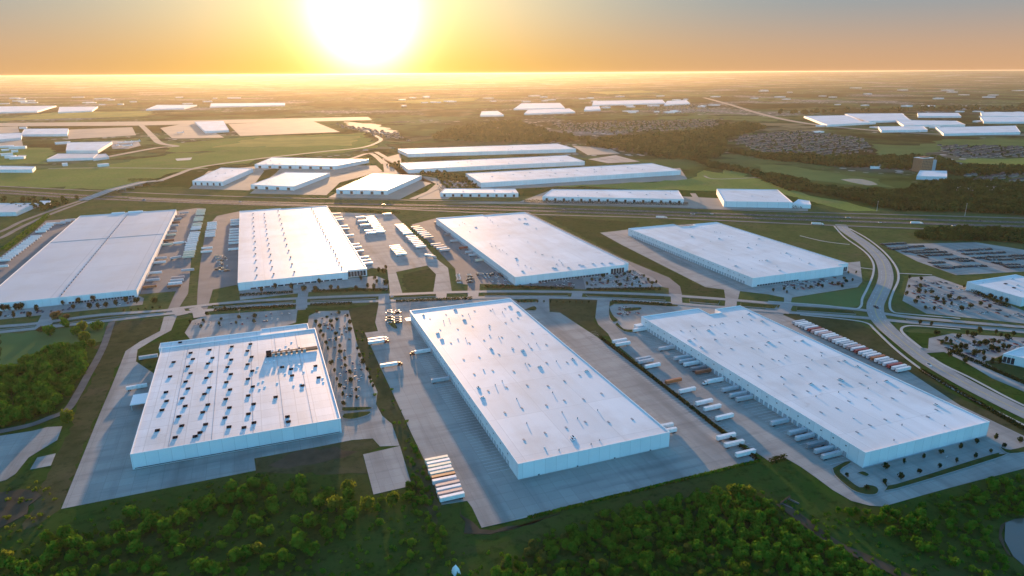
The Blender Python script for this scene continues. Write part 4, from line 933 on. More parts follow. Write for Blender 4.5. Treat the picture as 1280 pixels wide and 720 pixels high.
for i, p in enumerate(loose):
    c = random.choice(('white', 'silver', 'black'))
    car(*at(*p, .8), random.choice((0, math.pi/2)), c, f'{"dark" if c == "black" else c} car, {ordn(i)} from left in the loose group left of the exhaust-row warehouse', 'cars left of the exhaust-row warehouse')
for i in range(16):
    c = random.choice(('white', 'black')); x, y = at((573, 587)[i//8]+random.uniform(-1, 1), 341+i % 8*1.4, .8)
    car(x, y, 0, c, f'{"dark" if c == "black" else c} car, {ordn(i % 8)} from far in the {("left", "right")[i//8]} row at the glazed-corner driveway', 'cars at the glazed-corner warehouse driveway')
for i in range(14):
    c = random.choice(('white', 'silver', 'black')); x, y = at(597+i*2.3, 340+random.uniform(-2, 5), .8)
    car(x, y, math.pi/2, c, f'{"dark" if c == "black" else c} car, {ordn(i)} from left in the shade before the glazed-corner warehouse docks', 'cars at the glazed-corner warehouse front')
car(*at(1161, 454, .8), road_dir((1150, 447), (1180, 464)), 'white', 'white van driving down the avenue past the tree-filled car park', 'cars on the roads')
car(*at(1095, 382, .8), 1.2, 'black', 'dark car waiting alone at the avenue junction', 'cars on the roads')
for i, (x, y) in enumerate(((890, 265.3), (866, 265.6), (705, 261), (1100, 276), (1060, 270), (480, 254), (300, 250), (180, 248), (1225, 274), (1192, 280))):
    car(*at(x, y, .8), road_dir((x, y), (x+20, y+.6)), ('white', 'silver', 'black')[i % 3], f'{("white", "silver", "dark")[i % 3]} car driving on the highway, {ordn(i)} listed from the tree-lined middle'.replace('listed from the tree-lined middle', 'of the scattered ones'), 'cars on the roads')
for i in range(12):
    c = random.choice(('white', 'silver', 'black')); x, y = at((487, 497)[i//6]+random.uniform(-.5, .5), 386+i % 6*3.0, .8)
    car(x, y, 0, c, f'{"dark" if c == "black" else c} car, {ordn(i % 6)} from far in the {("left", "right")[i//6]} row behind the central warehouse', 'cars behind the central warehouse')

CM = [MB(), ]
def simple_car(x, y, rz, mat):
    c, s_ = math.cos(rz), math.sin(rz)
    for (hx, hy, z0, z1, tx, ty, cx_, mm) in ((2.3, .9, .35, .95, .1, .05, 0, mat), (1.4, .82, .95, 1.5, .45, .12, -.2, M['glass'])):
        b = len(CM[0].v); CM[0].box(cx_-hx, cx_+hx, -hy, hy, z0, z1, mm, tx, ty)
        for k in range(b, len(CM[0].v)):
            v = CM[0].v[k]; CM[0].v[k] = (x+v[0]*c-v[1]*s_, y+v[0]*s_+v[1]*c, v[2]+.1)
def pin(p, poly):
    c = False
    for i in range(len(poly)):
        a, b_ = poly[i-1], poly[i]
        if (a[1] > p[1]) != (b_[1] > p[1]) and p[0] < (b_[0]-a[0])*(p[1]-a[1])/(b_[1]-a[1])+a[0]: c = not c
    return c
rc = random.Random(5)
for poly_, keep_ in (([(1142, 350), (1167, 346), (1210, 362), (1262, 384), (1290, 398), (1165, 386), (1138, 372)], .22), ([(1168, 420), (1190, 417), (1285, 422), (1285, 433), (1232, 449), (1180, 434)], .4), ([(398, 392), (432, 389), (440, 425), (455, 465), (466, 500), (432, 500), (420, 450)], .16),
                     ([(732, 345), (790, 335), (825, 354), (735, 358)], .45), ([(612, 350), (720, 340), (725, 357), (612, 355)], .25), ([(0, 391), (165, 371), (172, 376), (0, 398)], .3), ([(975, 355), (1045, 345), (1068, 352), (990, 366)], .35), ([(770, 381), (800, 384), (796, 395), (772, 397)], .4), ([(242, 400), (368, 388), (366, 400), (250, 412)], .12), ([(1095, 592), (1225, 558), (1232, 563), (1105, 600)], .05), ([(690, 243), (850, 247), (850, 250), (690, 247)], .4), ([(545, 225), (590, 226), (575, 240), (550, 240)], .3)):
    w = ats(poly_); y = min(p[1] for p in w); k = 0
    while y < max(p[1] for p in w):
        x = min(p[0] for p in w)
        while x < max(p[0] for p in w):
            if rc.random() < keep_ and pin((x, y), w): simple_car(x+rc.uniform(-.2, .2), y+rc.uniform(-.3, .3), math.pi/2, M['car_'+rc.choice(('white', 'silver', 'black', 'black', 'blue', 'red', 'white'))])
            x += 2.8
        y += 5.6 if k % 2 else 11.5; k += 1
tag(CM[0].build('parked_cars'), 'many small cars spread over the marked bays of the car parks', 'cars', None, 'stuff')

# ------------------------------------------------------------------ trees
def crown_faces(seed, rx, rz, n, q, lobes=6):
    """n leaf clumps of size q spread over the shells of several uneven lobes; returns (n,4,3) corners"""
    r = np.random.default_rng(seed)
    lc = r.normal(size=(lobes, 3)); lc /= np.linalg.norm(lc, axis=1)[:, None]; lc *= r.uniform(.25, .62, (lobes, 1)); lc[:, 2] = np.abs(lc[:, 2])*.9-.12
    lr = r.uniform(.36, .60, lobes); lc[0] = 0; lr[0] = .66
    k = r.integers(0, lobes, n); d = r.normal(size=(n, 3)); d /= np.linalg.norm(d, axis=1)[:, None]
    p = lc[k]+d*(lr[k]*r.uniform(.62, 1.22, n))[:, None]
    p[:, 2] = np.maximum(p[:, 2], -.75+.1*r.random(n))
    nn = d+r.normal(size=(n, 3))*.55; nn /= np.linalg.norm(nn, axis=1)[:, None]
    t = np.cross(nn, r.normal(size=(n, 3))); t /= np.linalg.norm(t, axis=1)[:, None]; b2 = np.cross(nn, t)
    s = (q*r.uniform(.45, 1.5, n))[:, None]
    c = p*np.array([rx, rx, rz])+np.array([0, 0, rz*.85])
    return np.stack([c-t*s*.5-b2*s*.38, c+t*s*.55-b2*s*.3, c+t*s*.42+b2*s*.5, c-t*s*.45+b2*s*.4], 1)
def quads_mesh(name, Q, mats, mi=None):
    Q = Q.reshape(-1, 4, 3); n = len(Q); me = bpy.data.meshes.new(name)
    me.vertices.add(n*4); me.vertices.foreach_set('co', Q.reshape(-1).astype(np.float32))
    me.loops.add(n*4); me.loops.foreach_set('vertex_index', np.arange(n*4, dtype=np.int32))
    me.polygons.add(n); me.polygons.foreach_set('loop_start', np.arange(0, n*4, 4, dtype=np.int32)); me.polygons.foreach_set('loop_total', np.full(n, 4, np.int32))
    for m_ in mats: me.materials.append(m_)
    if mi is not None: me.polygons.foreach_set('material_index', mi.astype(np.int32))
    me.update(calc_edges=True); return me
def trunk_mesh(h, r0, limbs=4, seed=0):
    rr = random.Random(seed); mb = MB().cyl(0, 0, -.3, h, r0, r0*.45, M['bark'], 7)
    for k in range(limbs):
        a = 2*math.pi*k/limbs+rr.uniform(-.4, .4); z = h*rr.uniform(.45, .8); e = Vector((math.cos(a)*h*.45, math.sin(a)*h*.45, z+h*.4)); b0 = Vector((0, 0, z))
        side = Vector((-math.sin(a), math.cos(a), 0)); up = Vector((math.cos(a)*-.5, math.sin(a)*-.5, .8)); w0, w1 = r0*.45, r0*.14
        c0 = [b0+side*w0, b0+up*w0, b0-side*w0, b0-up*w0]; c1 = [e+side*w1, e+up*w1, e-side*w1, e-up*w1]
        for i in range(4):
            j = (i+1) % 4; mb.face([c0[i], c0[j], c1[j], c1[i]], M['bark'])
    return mb.mesh('trunk')
CR = {}
def crowns(key, mat, specs):
    CR[key] = [(quads_mesh('crown', crown_faces(*s), [M[mat]]), trunk_mesh(s[2]*1.1, .09*s[1]**.8+.06, 4, s[0])) for s in specs]
crowns('wood', 'leaf', [(1, 4.6, 5.0, 620, 1.05), (2, 3.9, 4.6, 540, .95, 7), (3, 5.2, 4.6, 680, 1.1, 8), (4, 3.4, 3.8, 460, .9, 5), (5, 4.3, 5.6, 620, 1.0, 7)])
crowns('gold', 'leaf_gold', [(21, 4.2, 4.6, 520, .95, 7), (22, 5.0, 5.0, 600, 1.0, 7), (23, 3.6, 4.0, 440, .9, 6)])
crowns('dry', 'leaf_dry', [(31, 5.0, 4.0, 420, .9, 6), (32, 4.0, 3.4, 360, .85, 6)])
crowns('olive', 'leaf_olive', [(41, 4.4, 4.0, 520, 1.0, 9), (42, 3.4, 5.2, 460, .9, 6), (43, 5.4, 4.4, 560, 1.1, 8)])
crowns('scrub', 'leaf', [(51, 3.6, 2.3, 340, .8, 7), (52, 4.6, 2.6, 420, .85, 9), (53, 2.8, 2.6, 300, .75, 6)])
crowns('young', 'leaf_dark', [(11, 1.7, 2.6, 170, .62, 5), (12, 2.1, 2.7, 200, .66, 6), (13, 1.5, 2.9, 160, .6, 4)])
PROTO = {}
def tree(kind, x, y, s, label, group, name, cat='tree', v=None):
    i = random.randrange(len(CR[kind])) if v is None else v; key = (kind, i, name)
    rz = random.uniform(0, 6.28); sz = s*random.uniform(.88, 1.15)
    if key not in PROTO:
        cm, tm = CR[kind][i]; r = empty(name, (x, y, .1), rz, label, cat, group); obj('trunk', tm, r); obj('crown', cm, r); r.scale = (s, s, sz)
        PROTO[key] = register(r); return r
    return dup(PROTO[key], (x, y, .1), rz, label, group, (s, s, sz))
def inside(p, poly):
    c = False
    for i in range(len(poly)):
        a, b_ = poly[i-1], poly[i]
        if (a[1] > p[1]) != (b_[1] > p[1]) and p[0] < (b_[0]-a[0])*(p[1]-a[1])/(b_[1]-a[1])+a[0]: c = not c
    return c
def scatter(pxpoly, spacing, jitter=.48, keep=1.0):
    w = ats(pxpoly); xs = [p[0] for p in w]; ys = [p[1] for p in w]; out = []; y = min(ys); r_ = 0
    while y < max(ys):
        x = min(xs)+(spacing/2 if r_ % 2 else 0)
        while x < max(xs):
            p = (x+random.uniform(-jitter, jitter)*spacing, y+random.uniform(-jitter, jitter)*spacing)
            if random.random() < keep and inside(p, w): out.append(p)
            x += spacing
        y += spacing*.87; r_ += 1
    return out
NEAR = []
def near_wood(key, poly, spacing, smin, smax, keep=1.0, kinds=('wood',), wts=None):
    for p in scatter(poly, spacing, keep=keep): NEAR.append((math.hypot(p[0], p[1]), p[0], p[1], random.uniform(smin, smax), random.choices(kinds, wts)[0], key))
KW = ('wood', 'olive', 'gold', 'scrub')
near_wood('left', [(0, 466), (28, 455), (60, 442), (95, 432), (114, 444), (102, 468), (90, 488), (81, 508), (55, 519), (0, 533), (-40, 538), (-40, 474)], 6.8, .6, 1.5, .9, KW, (6, 3, 1, 2))
near_wood('corner', [(-20, 690), (30, 690), (60, 672), (110, 668), (160, 642), (200, 642), (260, 622), (330, 602), (375, 602), (420, 604), (452, 640), (440, 668), (395, 692), (335, 712), (320, 730), (-20, 740)], 6.2, .35, 1.15, .5, KW, (5, 4, .3, 6))
near_wood('corner', [(330, 715), (400, 695), (500, 690), (560, 720), (560, 735), (330, 735)], 9, .35, .75, .5, ('scrub', 'wood'), (3, 1))
near_wood('strip', [(512, 548), (528, 575), (545, 632), (558, 665), (560, 700), (540, 690), (520, 640), (505, 600), (516, 606)], 5.5, .35, .62, .8, ('wood', 'gold'), (3, 1))
near_wood('strip', [(468, 618), (515, 607), (535, 640), (555, 690), (565, 720), (540, 725), (500, 690), (470, 650)], 9, .35, .7, .5)
near_wood('right', [(610, 735), (622, 712), (650, 692), (700, 668), (760, 643), (830, 628), (880, 617), (930, 614), (955, 626), (972, 645), (1000, 664), (1040, 684), (1090, 712), (1120, 735)], 4.9, .42, .85, .93, ('wood', 'scrub', 'olive', 'gold'), (5, 6, 1.5, .8))
near_wood('pond', [(1045, 638), (1105, 638), (1200, 613), (1290, 594), (1290, 638), (1252, 645), (1240, 660), (1246, 690), (1262, 715), (1230, 725), (1180, 700), (1110, 672)], 6.0, .35, .85, .55, ('scrub', 'wood', 'olive'), (5, 2, 1))
near_wood('creek', [(930, 610), (1000, 632), (1045, 672), (1100, 700), (1085, 700), (1035, 678), (975, 645)], 7, .3, .55, .4)
NEAR.sort()
WHERE = dict(left='in the dense grove left of the gravel track', corner='in the dark wood at the lower left corner', strip='on the brushy strip beside the bare concrete pad', right='in the dense wood below the central yard', pond='in the scrub beside the lower right pond', creek='along the dirt creek bed at lower right')
ADJ = dict(wood='leafy green', gold='yellow-green', dry='dry tan', olive='olive-green', scrub='low bushy green')
MAXT = 262
for d_, x, y, s, kd, key in NEAR[:MAXT]:
    size = 'small' if s < .6 else 'medium' if s < .95 else 'large'
    tree(kd, x, y, s, f'{size} {ADJ[kd]} tree {WHERE[key]}', f'{size} {ADJ[kd]} trees {WHERE[key]}', 'tree')
LOW = {k: [crown_faces(100+i, 4.5, 4.8, 150, 1.75, 6) for i in range(4)] for k in ('wood',)}
MID = [crown_faces(120+i, 4.5, 4.8, 330, 1.25, 7) for i in range(5)]
FARC = [crown_faces(140+i, 4.6, 4.4, 46, 3.2, 5) for i in range(4)]
def mass(name, pts, tmpl, mat, label, cat='woods'):
    Q = []
    for x, y, s in pts:
        q = tmpl[random.randrange(len(tmpl))]; a = random.uniform(0, 6.28); c, s_ = math.cos(a), math.sin(a)
        Rm = np.array([[c, -s_, 0], [s_, c, 0], [0, 0, 1]]).T*np.array([s, s, s*random.uniform(.85, 1.15)])
        Q.append(q@Rm+np.array([x, y, 0]))
    o = obj(name, quads_mesh(name, np.concatenate(Q), [M[mat]])); tag(o, label, cat, None, 'stuff'); return o
rest = {}
for d_, x, y, s, kd, key in NEAR[MAXT:]: rest.setdefault(key, []).append((x, y, s))
for key, pts in rest.items(): mass('woods', pts, MID, 'leaf', f'dense green trees {WHERE[key]}')
TINY = [crown_faces(160+i, 1.5, 1.0, 34, .62, 4) for i in range(5)]
def undergrowth(poly, spacing, keep, mat, label, s0=.6, s1=1.5):
    pts = [(x, y, random.uniform(s0, s1)) for x, y in scatter(poly, spacing, keep=keep)]
    mass('undergrowth', pts, TINY, mat, label, 'undergrowth')
undergrowth([(-20, 668), (60, 655), (150, 625), (260, 605), (330, 590), (455, 615), (470, 618), (520, 610), (560, 690), (570, 740), (-20, 740)], 5.2, .42, 'leaf', 'low weeds and bushes under the wood at lower left')
undergrowth([(560, 690), (620, 690), (700, 660), (760, 636), (880, 608), (960, 610), (1040, 655), (1110, 700), (1280, 735), (560, 740)], 4.8, .5, 'leaf', 'low weeds and bushes round the dense wood at bottom')
undergrowth([(1000, 640), (1100, 634), (1290, 590), (1290, 638), (1254, 642), (1240, 660), (1246, 690), (1270, 716), (1290, 722), (1290, 735), (1150, 735), (1060, 670)], 5, .45, 'leaf', 'low scrub round the lower right pond')
undergrowth([(84, 600), (60, 650), (20, 680), (-20, 690), (-20, 600), (40, 600)], 5, .3, 'leaf_gold', 'yellowish weeds at the left edge below the concrete pads')
undergrowth([(440, 402), (456, 415), (496, 498), (530, 575), (550, 630), (535, 640), (500, 555), (470, 495)], 6, .25, 'leaf', 'sparse weeds on the strip between the front yards at left')
# single trees one can tell apart
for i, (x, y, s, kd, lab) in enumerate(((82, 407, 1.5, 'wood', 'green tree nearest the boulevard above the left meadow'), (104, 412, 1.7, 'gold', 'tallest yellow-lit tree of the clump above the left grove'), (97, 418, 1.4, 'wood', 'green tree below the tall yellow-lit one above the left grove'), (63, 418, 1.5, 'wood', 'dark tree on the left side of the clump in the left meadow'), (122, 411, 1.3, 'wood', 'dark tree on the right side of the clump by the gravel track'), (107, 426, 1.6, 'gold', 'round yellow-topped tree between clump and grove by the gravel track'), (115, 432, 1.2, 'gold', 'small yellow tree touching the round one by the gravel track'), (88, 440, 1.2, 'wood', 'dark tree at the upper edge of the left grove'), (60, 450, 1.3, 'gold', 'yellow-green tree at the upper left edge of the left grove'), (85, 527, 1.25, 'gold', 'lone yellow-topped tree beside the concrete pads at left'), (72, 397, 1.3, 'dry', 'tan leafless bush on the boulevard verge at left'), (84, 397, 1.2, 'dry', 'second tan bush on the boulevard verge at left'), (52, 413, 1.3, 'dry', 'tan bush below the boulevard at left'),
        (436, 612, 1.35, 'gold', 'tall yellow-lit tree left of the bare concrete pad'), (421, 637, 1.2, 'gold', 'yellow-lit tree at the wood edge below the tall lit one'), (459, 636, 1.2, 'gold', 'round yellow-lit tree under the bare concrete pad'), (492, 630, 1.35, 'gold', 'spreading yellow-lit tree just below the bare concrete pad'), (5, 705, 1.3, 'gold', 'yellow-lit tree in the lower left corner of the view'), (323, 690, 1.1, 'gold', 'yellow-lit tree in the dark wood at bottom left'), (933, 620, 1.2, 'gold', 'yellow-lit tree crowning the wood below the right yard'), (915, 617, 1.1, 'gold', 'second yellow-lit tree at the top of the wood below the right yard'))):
    tree(kd, *at(x, y), s, lab, 'single trees and bushes', 'tree')
YT = []
def young(pts, place, s=1.0):
    for i, p in enumerate(pts):
        x, y = at(*p); tree('young', x, y, s*random.uniform(.85, 1.2), f'young tree, {ordn(i)} of {place}', 'young trees in the car parks', 'young_tree', 'young tree')
young([px(320, 380, 4, *p) for p in ((305, 38), (355, 65), (375, 90), (405, 80), (415, 45), (380, 112), (400, 150), (402, 178), (420, 210), (422, 240), (445, 275), (448, 308), (472, 345), (475, 385), (500, 430), (507, 470))], 'the middle line in the car park right of the vent-dotted roof', 1.0)
young([px(320, 380, 4, *p) for p in ((460, 60), (470, 95), (470, 130), (507, 225), (520, 262), (535, 295), (558, 330), (570, 375), (585, 410))], 'the grass-edge line in the car park right of the vent-dotted roof', 1.15)
young([px(320, 380, 4, *p) for p in ((300, 90), (320, 115), (325, 140), (338, 160), (350, 195), (362, 225), (378, 297), (393, 335), (403, 378), (420, 412), (433, 455), (440, 500))], 'the wall-side line right of the vent-dotted roof', 1.1)
young([px(160, 370, 8, *p) for p in ((965, 125), (935, 230), (915, 280), (755, 245), (735, 305), (1110, 215), (1085, 270), (1260, 255), (1270, 205), (625, 260), (790, 180))], 'the car park behind the vent-dotted roof', 1.1)
young([px(0, 340, 6.4, *p) for p in ((510, 255), (590, 285), (630, 240), (750, 225), (720, 280), (790, 280), (850, 270), (935, 260), (1010, 235), (1095, 240), (1240, 240), (300, 305), (130, 295), (80, 295), (35, 300), (170, 290), (110, 355), (240, 350), (5, 345))], 'the trees in front of the grey-roofed warehouse', 1.75)
young([px(320, 240, 4, *p) for p in ((95, 478), (180, 480), (318, 450), (30, 492), (375, 482), (300, 487), (525, 435), (560, 472), (595, 432), (615, 395), (640, 400), (650, 380), (410, 480), (500, 482), (590, 480), (650, 462), (240, 490), (605, 450))], 'the trees in front of the exhaust-row warehouse', 1.6)
young([px(640, 240, 4, *p) for p in ((375, 460), (400, 440), (440, 440), (455, 420), (480, 450), (500, 400), (520, 450), (525, 425), (560, 410), (575, 440), (590, 400), (600, 465), (620, 430), (635, 450), (660, 420), (680, 440), (700, 455), (720, 450), (540, 465), (640, 470), (700, 475))], 'the car park before the glazed-corner warehouse', 1.1)
young([px(1040, 530, 5.333, *p) for p in ((355, 290), (480, 255), (605, 218), (725, 188), (850, 155), (960, 122), (1085, 92))], 'the wall-side line in front of the right warehouse', 1.0)
young([px(1040, 530, 5.333, *p) for p in ((350, 385), (455, 358), (580, 320), (710, 285), (830, 250), (950, 215), (1055, 180), (1250, 115), (1145, 150), (95, 340), (230, 425))], 'the hedge-bed line in front of the right warehouse', .95)
young([px(960, 240, 4, *p) for p in ((25, 490), (80, 485), (130, 480), (190, 470), (215, 475), (250, 462), (270, 470), (320, 455), (350, 460), (380, 430), (400, 400), (390, 445), (420, 440), (440, 400), (370, 470), (95, 500))], 'the car park before the stepped-rear warehouse', 1.0)
young([px(1080, 280, 6.4, *p) for p in ((365, 430), (455, 440), (450, 500), (435, 540), (430, 590), (410, 625), (355, 500), (340, 560), (490, 545), (540, 545), (580, 600), (630, 605), (680, 585), (560, 680), (700, 640), (760, 600), (490, 670), (800, 500), (870, 520), (900, 540), (960, 560), (1010, 580), (1055, 590), (1095, 605), (1135, 620), (640, 640), (850, 660), (930, 640), (1000, 660), (780, 680))], 'the wide car park under the small right-edge warehouse', 1.25)
young([px(1120, 380, 8, *p) for p in ((235, 190), (352, 205), (455, 390), (490, 365), (540, 385), (590, 450), (625, 330), (640, 435), (690, 440), (715, 300), (770, 320), (830, 275), (780, 390), (835, 400), (890, 400), (970, 380), (1020, 385), (995, 290), (1040, 315), (1110, 345), (1070, 440), (1120, 440), (950, 455), (1010, 470), (870, 495), (760, 505), (800, 490), (870, 560), (530, 510), (690, 575), (1170, 300), (400, 300), (960, 590), (1020, 590), (620, 485))], 'the tree-filled car park at the right edge', 1.35)
young([(x, 376+(x-560)*.005) for x in range(648, 740, 8)], 'the row on the grass along the boulevard in the centre', .7)
young([(x, 384.6-.08*(x-150)+3) for x in range(155, 205, 9)], 'the row along the boulevard at left', .6)
# hedges as things
def hedge(a, b_, w_, h, label, mat='leaf_dark', dens=1.3):
    w_ *= 1.25; h *= 1.55; A, B = at(*a), at(*b_); L = math.dist(A, B); n = int(L*dens*9); r = np.random.default_rng(int(L*10))
    t_ = r.random(n); th = r.uniform(0, math.pi, n); rad = np.sqrt(r.uniform(.5, 1, n)); c = np.stack([t_*L, np.cos(th)*rad*w_/2, np.sin(th)*rad*h], 1)*np.array([1, 1, 1]); c[:, 2] *= (.7+.5*r.random(n))
    nn = r.normal(size=(n, 3)); nn /= np.linalg.norm(nn, axis=1)[:, None]; tt = np.cross(nn, r.normal(size=(n, 3))); tt /= np.linalg.norm(tt, axis=1)[:, None]; bb = np.cross(nn, tt); s = .55
    Q = np.stack([c-tt*s-bb*s*.8, c+tt*s-bb*s*.8, c+tt*s+bb*s*.8, c-tt*s+bb*s*.8], 1)
    o = obj('hedge', quads_mesh('hedge', Q, [M[mat]]), None, (*A, 0), math.atan2(B[1]-A[1], B[0]-A[0])); tag(o, label, 'hedge'); return o
hedge((750, 420), (850, 497), 2.4, 1.6, 'dark hedge on the strip between the two front yards, far half')
hedge((850, 497), (947, 574), 2.4, 1.6, 'dark hedge on the strip between the two front yards, near half')
hedge((605, 357), (718, 359.5), 4, 2.0, 'hedge between the boulevard and the glazed-corner warehouse left of its driveway')
hedge((733, 361), (826, 360), 4, 2.0, 'hedge along the front of the glazed-corner warehouse car park')
hedge((300, 368), (366, 364), 4, 2.0, 'hedge before the exhaust-row warehouse left of its driveway')
hedge((390, 363), (486, 361), 4, 2.0, 'hedge before the exhaust-row warehouse right of its driveway')
hedge((268, 386.5), (370, 381), 4, 1.8, 'hedge between the boulevard and the car park behind the vent-dotted roof')
hedge((388, 380), (440, 378), 4, 1.8, 'hedge at the head of the car park right of the vent-dotted roof')
hedge((495, 375.5), (590, 371.8), 4, 1.8, 'hedge along the boulevard behind the central warehouse')
hedge((765, 375.5), (840, 380), 4, 1.8, 'hedge along the boulevard behind the right warehouse')
hedge((660, 645.5), (950, 574), 1.6, .9, 'low weedy edge along the front of the central yard', 'leaf')
hedge((1150, 461), (1290, 541), 3, 1.8, 'dark shrub belt between the avenue and the right warehouse drive')
hedge((4, 312), (60, 268), 8, 3.5, 'bushy belt between the diagonal road and the left-edge trailers', 'leaf')
hedge((1208, 360), (1262, 383), 4, 2.5, 'shrubs along the wall of the small right-edge warehouse')
hedge((962, 577), (982, 571), 3, 2.5, 'row of small dark shrubs at the near end of the dock apron')
hedge((430, 262), (500, 265), 5, 3, 'dark shrubs behind the middle trailer yard')
hedge((160, 225), (192, 224), 12, 5, 'dark tree belt on the field left of the overpass')
hedge((655, 251), (860, 254.5), 6, 4, 'row of dark shrubs before the long frontage hall')
hedge((905, 256), (1015, 258.5), 6, 4, 'row of dark shrubs before the blue-fronted frontage warehouse')
hedge((1185, 436), (1290, 482), 3.5, 1.8, 'shrubs on the bank between avenue and car park drive')
# woods farther off
def far_wood(poly, spacing, s, label, mat='leaf_far', keep=1.0, tmpl=None):
    pts = [(x, y, random.uniform(.7, 1.25)*s) for x, y in scatter(poly, spacing, keep=keep)]
    if pts: mass('woods', pts, tmpl or FARC, mat, label)
    return len(pts)
nw = 0
nw += far_wood([(1143, 294), (1160, 287), (1200, 285), (1290, 289), (1290, 304), (1240, 300), (1150, 299)], 8, 1.1, 'dark tree belt between the highway and the vehicle lot', 'leaf_far', tmpl=LOW['wood'])
nw += far_wood([(1000, 232), (1060, 238), (1120, 240), (1160, 229), (1200, 226), (1295, 232), (1295, 268), (1200, 264), (1120, 262), (1060, 248), (1010, 238)], 11, 1.5, 'broad dark wood beyond the highway at right', 'leaf_far', tmpl=LOW['wood'])
nw += far_wood([(860, 196), (900, 205), (960, 218), (1010, 226), (1010, 238), (985, 237), (935, 215), (890, 208)], 12, 1.5, 'tree belt along the creek beyond the long halls')
nw += far_wood([(905, 188), (960, 198), (1040, 206), (1100, 209), (1180, 212), (1190, 218), (1290, 216), (1290, 209), (1200, 207), (1170, 196), (1060, 196), (960, 192)], 14, 1.6, 'tree belt between the far housing and the meadow')
nw += far_wood([(730, 180), (760, 172), (860, 165), (930, 152), (960, 158), (905, 172), (905, 192), (880, 200), (830, 196), (770, 186)], 20, 2.0, 'wide wooded valley behind the long halls', keep=.8)
nw += far_wood([(560, 160), (640, 150), (690, 165), (740, 172), (700, 176), (600, 176), (540, 172)], 24, 2.0, 'brushy woodland behind the farthest long hall', keep=.7)
nw += far_wood([(0, 255), (30, 262), (60, 262), (100, 246), (60, 246), (0, 247)], 14, 1.1, 'trees around the commercial buildings at the left edge', keep=.5)
nw += far_wood([(480, 205), (505, 200), (590, 222), (600, 236), (560, 236), (545, 220)], 11, .8, 'small trees in the sunlit car parks between the halls', keep=.5)
nw += far_wood([(960, 140), (1290, 132), (1290, 136), (1050, 138), (1000, 142)], 60, 3.4, 'tree line behind the far right estate', keep=.7)

# ------------------------------------------------------------------ far housing
hw = MB().box(-7, 7, -5, 5, 0, 3.2, M['house_wall']).mesh('house'); hr = MB()
hr.v = [(-7.6, -5.6, 3.2), (7.6, -5.6, 3.2), (7.6, 5.6, 3.2), (-7.6, 5.6, 3.2), (-4, 0, 6.6), (4, 0, 6.6)]
hr.f = [[0, 1, 5, 4], [2, 3, 4, 5], [1, 2, 5], [3, 0, 4], [3, 2, 1, 0]]; hr.m = [0]*5; hr.mats = [M['house_roof']]; hr = hr.mesh('roof')
h0 = obj('house', hw, None, (0, 0, -500)); tag(h0, 'house', 'house'); obj('roof', hr, h0); register(h0)
HOUSES = []
def housing(poly, sx, sy, rz, place, keep=.9):
    w = ats(poly); c, s = math.cos(rz), math.sin(rz); xs = [p[0]*c+p[1]*s for p in w]; ys = [-p[0]*s+p[1]*c for p in w]; y = min(ys); k = 0
    while y < max(ys):
        x = min(xs)
        while x < max(xs):
            X, Y = x*c-y*s, x*s+y*c
            if inside((X, Y), w) and random.random() < keep: HOUSES.append((math.hypot(X, Y), X+random.uniform(-5, 5), Y+random.uniform(-5, 5)+9*math.sin(X*.011), rz+random.choice((0, math.pi/2))+random.uniform(-.35, .35), place))
            x += sx
        y += sy*(1.55 if k % 2 else 1); k += 1
housing([(912, 176), (935, 166), (1000, 162), (1075, 170), (1090, 188), (1060, 194), (960, 190)], 24, 30, .3, 'in the dark-roofed estate beyond the meadow')
housing([(1175, 180), (1290, 182), (1290, 194), (1200, 196), (1180, 190)], 22, 26, .2, 'in the bright speckled estate at far right')
housing([(1210, 214), (1290, 212), (1290, 226), (1215, 225)], 22, 26, .15, 'among trees at the right edge')
housing([(690, 152), (905, 147), (890, 158), (760, 166), (700, 162)], 36, 40, .3, 'in the wide estate behind the long halls', .8)
housing([(420, 153), (500, 165), (512, 174), (490, 172), (430, 158)], 30, 34, .5, 'in the pale estate under the sun glare')
housing([(800, 131), (880, 128), (890, 138), (820, 142)], 50, 50, .3, 'scattered on the far plain right of centre', .7)
for poly_, lab_ in (([(912, 176), (935, 166), (1000, 162), (1075, 170), (1090, 188), (1060, 194), (960, 190)], 'in the dark-roofed estate beyond the meadow'), ([(1175, 180), (1290, 182), (1290, 194), (1200, 196), (1180, 190)], 'in the bright speckled estate at far right'),
                    ([(1210, 214), (1290, 212), (1290, 226), (1215, 225)], 'between the houses at the right edge'), ([(690, 152), (905, 147), (890, 158), (760, 166), (700, 162)], 'in the wide estate behind the long halls')):
    far_wood(poly_, 34, .8, 'small garden trees '+lab_, keep=.6)
HOUSES.sort(); first = True; cnt = {}
for i, (d_, x, y, rz, place) in enumerate(HOUSES[:296]):
    lab = f'small hip-roofed house {place}'
    if i == 0: h0.location = (x, y, .3); h0.rotation_euler = (0, 0, rz); h0['label'] = lab; h0['group'] = 'houses '+place
    else: dup(h0, (x, y, .3), rz, lab, 'houses '+place)
mb = MB()
for d_, x, y, rz, place in HOUSES[296:]:
    c, s = math.cos(rz), math.sin(rz); T = lambda p: (x+p[0]*c-p[1]*s, y+p[0]*s+p[1]*c, p[2]); K = 1.0
    for a, b_ in ((-7, -5), ): pass
    cr = [(-7, -5), (7, -5), (7, 5), (-7, 5)]
    for k in range(4): mb.face([T((*cr[k], 0)), T((*cr[(k+1) % 4], 0)), T((*cr[(k+1) % 4], 3.2)), T((*cr[k], 3.2))], M['house_wall'])
    R_ = [(-7.6, -5.6, 3.2), (7.6, -5.6, 3.2), (7.6, 5.6, 3.2), (-7.6, 5.6, 3.2), (-4, 0, 6.6), (4, 0, 6.6)]
    for f in ([0, 1, 5, 4], [2, 3, 4, 5], [1, 2, 5], [3, 0, 4]): mb.face([T(R_[k]) for k in f], M['house_roof'])
